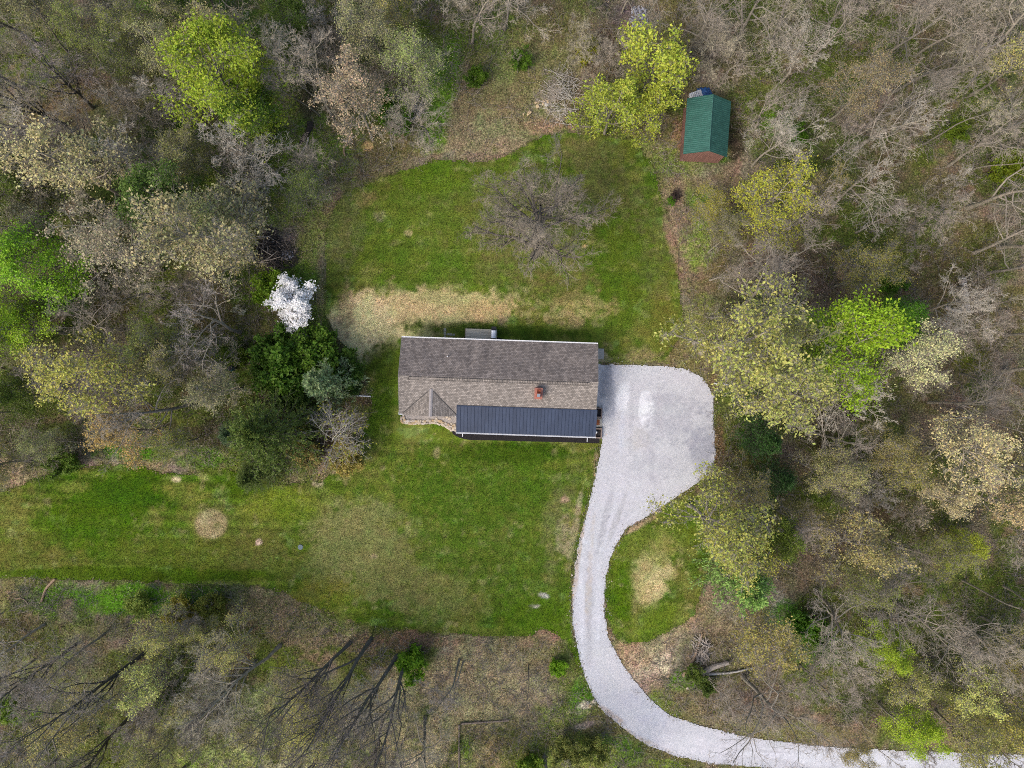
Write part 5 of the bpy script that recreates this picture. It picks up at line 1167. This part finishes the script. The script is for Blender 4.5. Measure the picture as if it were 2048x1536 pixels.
def rnd_xy(n, r): return r.uniform(-54, 54, n), r.uniform(-41, 41, n)
r = np.random.default_rng(77)
# fallen leaves
x, y = rnd_xy(330000, r); d = open_d(x, y); px = x / S + 1024; py = 768 - y / S
k = (d > -.25) & (r.random(len(x)) < .25 + .75 * smooth(.35, .6, fbm(x, y, .6, 401, 3))); inh = (px > 780) & (px < 1215) & (py > 640) & (py < 890); k &= ~inh
x, y = x[k], y[k]; b = shade(x, y, SPOTS, base_woods); n = len(x)
pal = np.array([lin((156,136,110)), lin((184,166,136)), lin((118,100,76)), lin((100,86,64)), lin((204,190,160)), lin((142,124,102))])
tt = pal[r.integers(0, 6, n)] * .55 + b * .6
scatter_mesh('leaf_litter', 'brown and pink fallen leaves covering the woodland floor', 'leaf litter', x, y, floor_z(x, y) + r.uniform(.02, .10, n), .075, tt, M['undergrowth'], .9, .62, 5)
# low green plants
x, y = rnd_xy(900000, r); d = open_d(x, y); px = x / S + 1024; py = 768 - y / S
gk = greenness(px, py, x, y) * .8 + .18 * smooth(.45, .6, fbm(x, y, .8, 403, 3)); inh = (px > 780) & (px < 1215) & (py > 640) & (py < 890)
k = (d > .1) & (r.random(len(x)) < gk * .42 * smooth(.35, .6, fbm(x, y, 1.1, 405, 3))) & ~inh
for c_ in ((1000,200,150,90),(1300,1330,80,60),(560,500,50,50),(980,1400,130,60)): k &= ~((((px - c_[0]) / c_[2]) ** 2 + ((py - c_[1]) / c_[3]) ** 2 < 1) & (r.random(len(x)) < .8))
x, y = x[k], y[k]; n = len(x)
hh = fbm(x, y, .7, 407, 3); pal = np.array([lin((74,90,26)), lin((98,116,34)), lin((122,130,52)), lin((64,74,30)), lin((128,120,66))])
ci = np.clip((fbm(x, y, .4, 409, 3) * 7 - 1 + r.normal(size=n) * .7).astype(int), 0, 4)
scatter_mesh('undergrowth', 'low green plants spread under the trees', 'undergrowth', x, y, floor_z(x, y) + .05 + r.random(n) * hh * 1.1, .085, pal[ci] * .72 + shade(x, y, SPOTS, base_woods) * .45, M['undergrowth'], .5, .6, 6, .05)
print('litter, undergrowth', len(tt), n)
# brushwood: thin bare stems and dead sticks
x, y = rnd_xy(60000, r); d = open_d(x, y); px = x / S + 1024; py = 768 - y / S
k = (d > .6) & (r.random(len(x)) < smooth(.42, .58, fbm(x, y, .35, 411, 3))) & ~((px > 780) & (px < 1215) & (py > 640) & (py < 890)) & ~(((px - 1415) / 60) ** 2 + ((py - 250) / 75) ** 2 < 1)
x, y = x[k][:24000], y[k][:24000]; n = len(x)
P = np.zeros((n, 3, 3)); P[:, 0] = np.stack([x, y, floor_z(x, y)], 1); dd = nrm(r.normal(size=(n, 3)) * np.array([1, 1, .5]) + np.array([0, 0, .45])); dd[:, 2] = np.abs(dd[:, 2])
ln = r.uniform(.4, 1.9, n)[:, None]; P[:, 1] = P[:, 0] + dd * ln * .5; P[:, 2] = P[:, 1] + nrm(dd + r.normal(size=(n, 3)) * .35) * ln * .5
T1 = grow(P, np.full((n, 3), .018), 3, .2, 1, R(45), .6, 3, .7, .2, .1, r, rmin=.01)
v, q = join([tubes(P, np.full((n, 3), 1.) * np.array([.018, .014, .008]), 3), tubes(*T1, 3)])
M['brush'] = noisy('brushwood', (.25, .21, .18), .9, 1.5, .4, 0)
o = link('brushwood', np_mesh('brushwood', v, q, mats=[M['brush']], smooth=False)); tag(o, 'thin grey brush and dead sticks under the trees', 'brushwood', kind='stuff')
# grass blades over the lawns
x = r.uniform(-54, 23, 620000); y = r.uniform(-31, 26, 620000); px = x / S + 1024; py = 768 - y / S
d = np.minimum(lawn_d(x, y), lawn2_d(x, y)); k = (d < .15) & (drive_d(x, y) > -.1) & ~((px > 785) & (px < 1207) & (py > 655) & (py < 886))
x, y = x[k], y[k]; n = len(x); i2 = lawn2_d(x, y) < 0
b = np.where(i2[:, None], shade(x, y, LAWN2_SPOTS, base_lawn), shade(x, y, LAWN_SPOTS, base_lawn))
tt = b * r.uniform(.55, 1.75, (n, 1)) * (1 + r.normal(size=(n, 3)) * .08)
M['blade'] = leaf_mat('grass_blades', 'attr', amp=.3, warm=.15)
scatter_mesh('grass', 'short mown grass tufts over the lawns', 'grass', x, y, .02 + r.random(n) * .04, .055, np.clip(tt, .004, 1), M['blade'], .35, .35, 8, .02, .3)
# crumbs of gravel thrown over the drive's edges
x = r.uniform(5, 53, 60000); y = r.uniform(-39, 4, 60000); d = drive_d(x, y); k = (np.abs(d) < .6) & (r.random(60000) < np.exp(-np.abs(d) * 4)); x, y = x[k], y[k]; n = len(x)
pal = np.array([lin((214,212,214)), lin((196,180,160)), lin((180,176,176)), lin((206,196,180))])
scatter_mesh('gravel_crumbs', 'loose gravel crumbs along the drive edges', 'gravel', x, y, np.full(n, .05), .055, pal[r.integers(0, 4, n)], M['undergrowth'], .4, .8, 9, .01, .4)

# ------------------------------------------------------------------ logs, piles and small things
def log(x0, y0, x1, y1, r0, r1, name, lab, cat, m='log_grey', z=0.0, bend=.15, grp=None):
    a, b = W(x0, y0), W(x1, y1); n = 7; pts = []; rad = []
    side = Vector((-(b - a).y, (b - a).x, 0)).normalized()
    for i in range(n):
        t_ = i / (n - 1); p = a.lerp(b, t_) + side * math.sin(t_ * 5 + x0) * bend; rr = r0 + (r1 - r0) * t_
        pts.append((p.x - a.x, p.y - a.y, z + rr * .8)); rad.append(rr * random.uniform(.9, 1.12))
    mb = MB().tube(pts, rad, 9)
    o = mb.build(name, M[m], None, smooth=False); o.location = a; tag(o, lab, cat, grp); return o
M['log_grey'] = noisy('log_grey', (.36, .31, .26), .9, 5, .4, .5, .02, stretch=(1, 1, 1)); M['log_pale'] = noisy('log_pale', (.52, .48, .42), .85, 5, .3, .4, .02)
M['log_tan'] = noisy('log_tan', (.36, .25, .16), .9, 5, .4, .4, .02); M['log_dark'] = noisy('log_dark', (.05, .042, .036), .95, 6, .5, .5, .02)
M['ash'] = noisy('ash', (.3, .3, .33), .95, 6, .5, .5, .03); M['cut_wood'] = noisy('cut_wood', (.62, .47, .27), .8, 8, .25, .2)
for a in [(210,81,243,79,.16,.15,'fallen_log','short whitish log lying in the upper left woods','log','log_pale'),(1888,615,1945,627,.2,.13,'fallen_log','long mossy fallen log lower left of the firewood stack','log','log_grey'),
 (688,282,709,277,.08,.07,'fallen_pole','short grey pole lying above the back lawn edge','log','log_pale'),(693,284,689,312,.10,.10,'fallen_post','tan post lying upright in the picture above the back lawn edge','log','log_tan'),
 (622,246,604,290,.3,.16,'fallen_log','dark rotting log in the upper left woods edge','log','log_dark'),(616,275,600,318,.1,.04,'fallen_branch','thin grey branch beside the dark rotting log','branch','log_pale'),
 (109,1156,82,1202,.11,.10,'fallen_branch','tan broken branch below the far left lawn','branch','log_tan'),(30,1194,56,1205,.06,.04,'fallen_branch','short thin branch left of the tan broken branch','branch','log_tan'),
 (1410,1349,1535,1331,.13,.06,'fallen_log','long white fallen trunk above the drive bend','log','log_pale'),(1366,1352,1407,1268,.17,.07,'fallen_log','tan fallen trunk leaning over the stick heap','log','log_tan'),
 (1394,1350,1455,1322,.3,.2,'fallen_log','thick grey fallen trunk beside the white one','log','log_grey'),(1556,1315,1600,1246,.22,.08,'fallen_log','pinkish brown fallen trunk below the light green pine','log','log_tan'),
 (1380,1170,1345,1290,.02,.02,'utility_wire','',None,'log_tan')][:-1]: log(*a)
log(1805,1040 - 120,1840,937,.12,.08,'fallen_log','dull log left of the cream-gold trees','log')
log(1870,838,1945,838,.10,.05,'fallen_log','pale thin log lying level above the cream-gold trees','log','log_pale')
log(823,226,842,230,.09,.08,'cut_branch','pale branch piece under the root heap, upper one','branch','log_pale'); log(822,238,856,224,.06,.04,'cut_branch','pale branch piece under the root heap, longer crossing one','branch','log_pale')
log(710,791,742,793,.07,.07,'white_post','white post lying at the lawn edge left of the house','post','white',bend=0)
log(1428,767,1456,769,.09,.08,'white_pipe','white pipe lying beside the right edge of the gravel pad','pipe','white',bend=0)
# trunk butt and loose root heap above the back lawn
def heap(name, cx, cy, n, rx, ry, h, rad, ln, m, lab, cat, seed, kind=None):
    rg = random.Random(seed); mb = MB()
    for i in range(n):
        a = rg.uniform(0, 6.283); q = math.sqrt(rg.random()); X, Y = math.cos(a) * q * rx, math.sin(a) * q * ry; z = h * (1 - q) * rg.uniform(.3, 1) + .05
        b = rg.uniform(0, 6.283); l = ln * rg.uniform(.5, 1.3) / 2; dz = rg.uniform(-.25, .25) * l
        dx, dy = math.cos(b) * l, math.sin(b) * l; rr = rad * rg.uniform(.5, 1.4)
        mb.tube([(X - dx, Y - dy, max(.03, z - dz)), (X + rg.uniform(-.1, .1), Y + rg.uniform(-.1, .1), z + .05), (X + dx, Y + dy, max(.03, z + dz))], [rr, rr * .9, rr * .5], 5)
    o = mb.build(name, M[m], None); w = W(cx, cy); o.location = (w.x, w.y, -.02); tag(o, lab, cat, kind=kind); return o
heap('root_heap', 830, 208, 60, .9, 1.0, .8, .09, .8, 'log_grey', 'heap of roots and rotten wood beside the dark green bush', 'wood heap', 3)
heap('stick_heap', 1403, 1300, 90, .9, 1.3, .5, .05, .8, 'log_grey', 'heap of broken sticks around the tan fallen trunk', 'stick heap', 4)
bp = empty('burn_pile', W(552, 498)); tag(bp, 'charred burn pile of branches with white ash left of the back lawn', 'burn pile')
def sub(o, dx, dy): o.parent = bp; o.location = (dx, dy, 0); del o['label']; del o['category']; return o
sub(heap('charred_branches', 0, 0, 170, 1.3, 2.2, .75, .07, 1.1, 'log_dark', 'x', 'x', 5), -.5, -.1); sub(heap('char_crumbs', 0, 0, 260, 1.5, 1.3, .14, .05, .22, 'log_dark', 'x', 'x', 6), .9, -.7)
sub(heap('ash', 0, 0, 130, .7, .5, .1, .04, .14, 'ash', 'x', 'x', 7), 1.1, -.6); sub(heap('dry_branches', 0, 0, 26, 1.5, 2.3, .9, .035, 1.6, 'log_grey', 'x', 'x', 8), -.7, -.2)
# dead pale brush in the top clearing
heap('dead_brush', 1122, 190, 130, 1.7, 3.0, .9, .02, 2.2, 'log_pale', 'pale grey dead brush lying in the top clearing', 'brush heap', 9)
heap('rubble_heap', 1277, 36, 90, .9, 1.3, .4, .09, .35, 'ash', 'pale rubble heap at the top edge above the maples', 'rubble', 10)
# cut firewood rounds by the clearing
fw = []
for i, (x, y, s_) in enumerate(((1059,226,.36),(1075,214,.34),(1071,206,.26),(1077,205,.24),(1087,204,.28),(1094,202,.36),(1095,206,.24),(1086,208,.22),(1093,211,.36),(1056,230,.24),(1047,229,.2))):
    a = random.uniform(0, 3); m_ = 'cut_wood' if i != 8 else 'log_pale'
    o = MB().prism([(-s_ / 2, -s_ / 3), (s_ / 2.2, -s_ / 2.6), (s_ / 2, s_ / 3), (-s_ / 2.5, s_ / 2.4)], 0, s_ * .6).build('split_log', M[m_], None, bevel=.012)
    w = W(x, y); o.location = (w.x, w.y, 0); o.rotation_euler = (random.uniform(-.15, .15), 0, a); fw.append(o) if i != 8 else None; tag(o, 'yellow split firewood piece lying in the top clearing' if i != 8 else 'grey-white block beside the dead brush in the top clearing', 'firewood', 'split firewood pieces in the top clearing' if i != 8 else None)
relabel(fw, 'yellow split firewood piece in the top clearing, {} from the left')
# firewood stack in the right woods
fs = empty('firewood_stack', W(1926, 590), R(8)); tag(fs, 'long narrow stack of grey firewood in the right woods', 'firewood stack'); rg = random.Random(12)
for row in range(19):
    mb = MB(); y = -1.7 + row * .185
    for lay in range(3): mb.tube([(-.22 + rg.uniform(-.04, .04), y + rg.uniform(-.03, .03), .09 + lay * .16), (.24 + rg.uniform(-.04, .04), y + rg.uniform(-.04, .04), .09 + lay * .16)], rg.uniform(.07, .09), 6)
    mb.build('stacked_logs', M['log_grey'] if row % 3 else M['log_pale'], fs)
# septic lid, barrel, dark stump
w = W(601, 1094); o = MB().prism([(math.cos(a) * .26, math.sin(a) * .26) for a in np.linspace(0, 6.283, 17)[:-1]], 0, .08).build('septic_lid', noisy('lid_plastic', (.15, .19, .2), .6, 6, .15), None, bevel=.01); o.location = w; tag(o, 'round blue-grey utility lid set in the front lawn', 'utility lid')
w = W(467, 737); b_ = empty('barrel', w); tag(b_, 'dark teal barrel in the left woods below a green bush', 'barrel')
MB().tube([(0, 0, 0), (0, 0, .15), (0, 0, .45), (0, 0, .8), (0, 0, .9)], [.26, .29, .31, .29, .27], 16).build('body', noisy('teal_plastic', (.02, .07, .08), .45, 4, .2), b_, smooth=False); MB().tube([(0, 0, .9), (0, 0, .93)], .24, 16).build('lid', M['black'], b_)
o = heap('stump', 1352, 393, 30, .25, .3, .4, .1, .4, 'log_dark', 'dark rotten stump right of the back lawn', 'stump', 15)
# low timber edging at the bottom
for (a, b, l, n_) in (((918,1449),(918,1545),'long weathered timber edging running down to the bottom edge',6),((920,1447),(1018,1440),'weathered timber edging across, meeting the long one at its top',6)):
    p0, p1 = W(*a), W(*b); d_ = p1 - p0; o = empty('timber_edging', p0, math.atan2(d_.y, d_.x)); tag(o, l, 'edging')
    MB().box(.08 if a[0] == 920 else 0, d_.length, -.07, .07, -.05, .16).build('beam', M['timber'], o, bevel=.012)
    for k in range(3): MB().tube([(.4 + k * d_.length * .4, 0, .15), (.4 + k * d_.length * .4, 0, .19)], .02, 6).build('stake', M['log_dark'], o)
# thin leaning sapling with a dark stem at the bottom
o = MB().tube([tuple(W(1057,1330,0)), tuple(W(1057,1340,.6)), tuple(W(1058,1370,1.6)), tuple(W(1054,1400,2.2)), tuple(W(1053,1432,2.6))], [.05, .045, .04, .03, .01], 6).build('dead_sapling', M['bark_dark'], None); tag(o, 'thin dark leaning sapling stem left of the drive', 'sapling')
# pale stones on the lawn beside the drive
es = []
for (x, y, s_) in ((1147,1172,.3),(1144,1180,.26),(1146,1190,.24),(1144,1150,.24),(1150,1130,.25),(1155,1100,.22),(1160,1082,.2),(1168,1050,.2),(1145,1215,.2),(1148,1236,.2),(1192,935,.2),(1190,950,.2)):
    es.append(put_stone(x, y, s_, s_ * .7, s_ * .5, random.uniform(0, 3), 'small tan stone along the left edge of the gravel drive', 'small stones along the left edge of the drive', 'rock', 'rock'))
relabel(es, 'small tan stone on the left edge of the gravel drive, {} from the top', 1, True)
print('objects', len(bpy.data.objects), 'trees', len(placed), 'fill', len(fill))
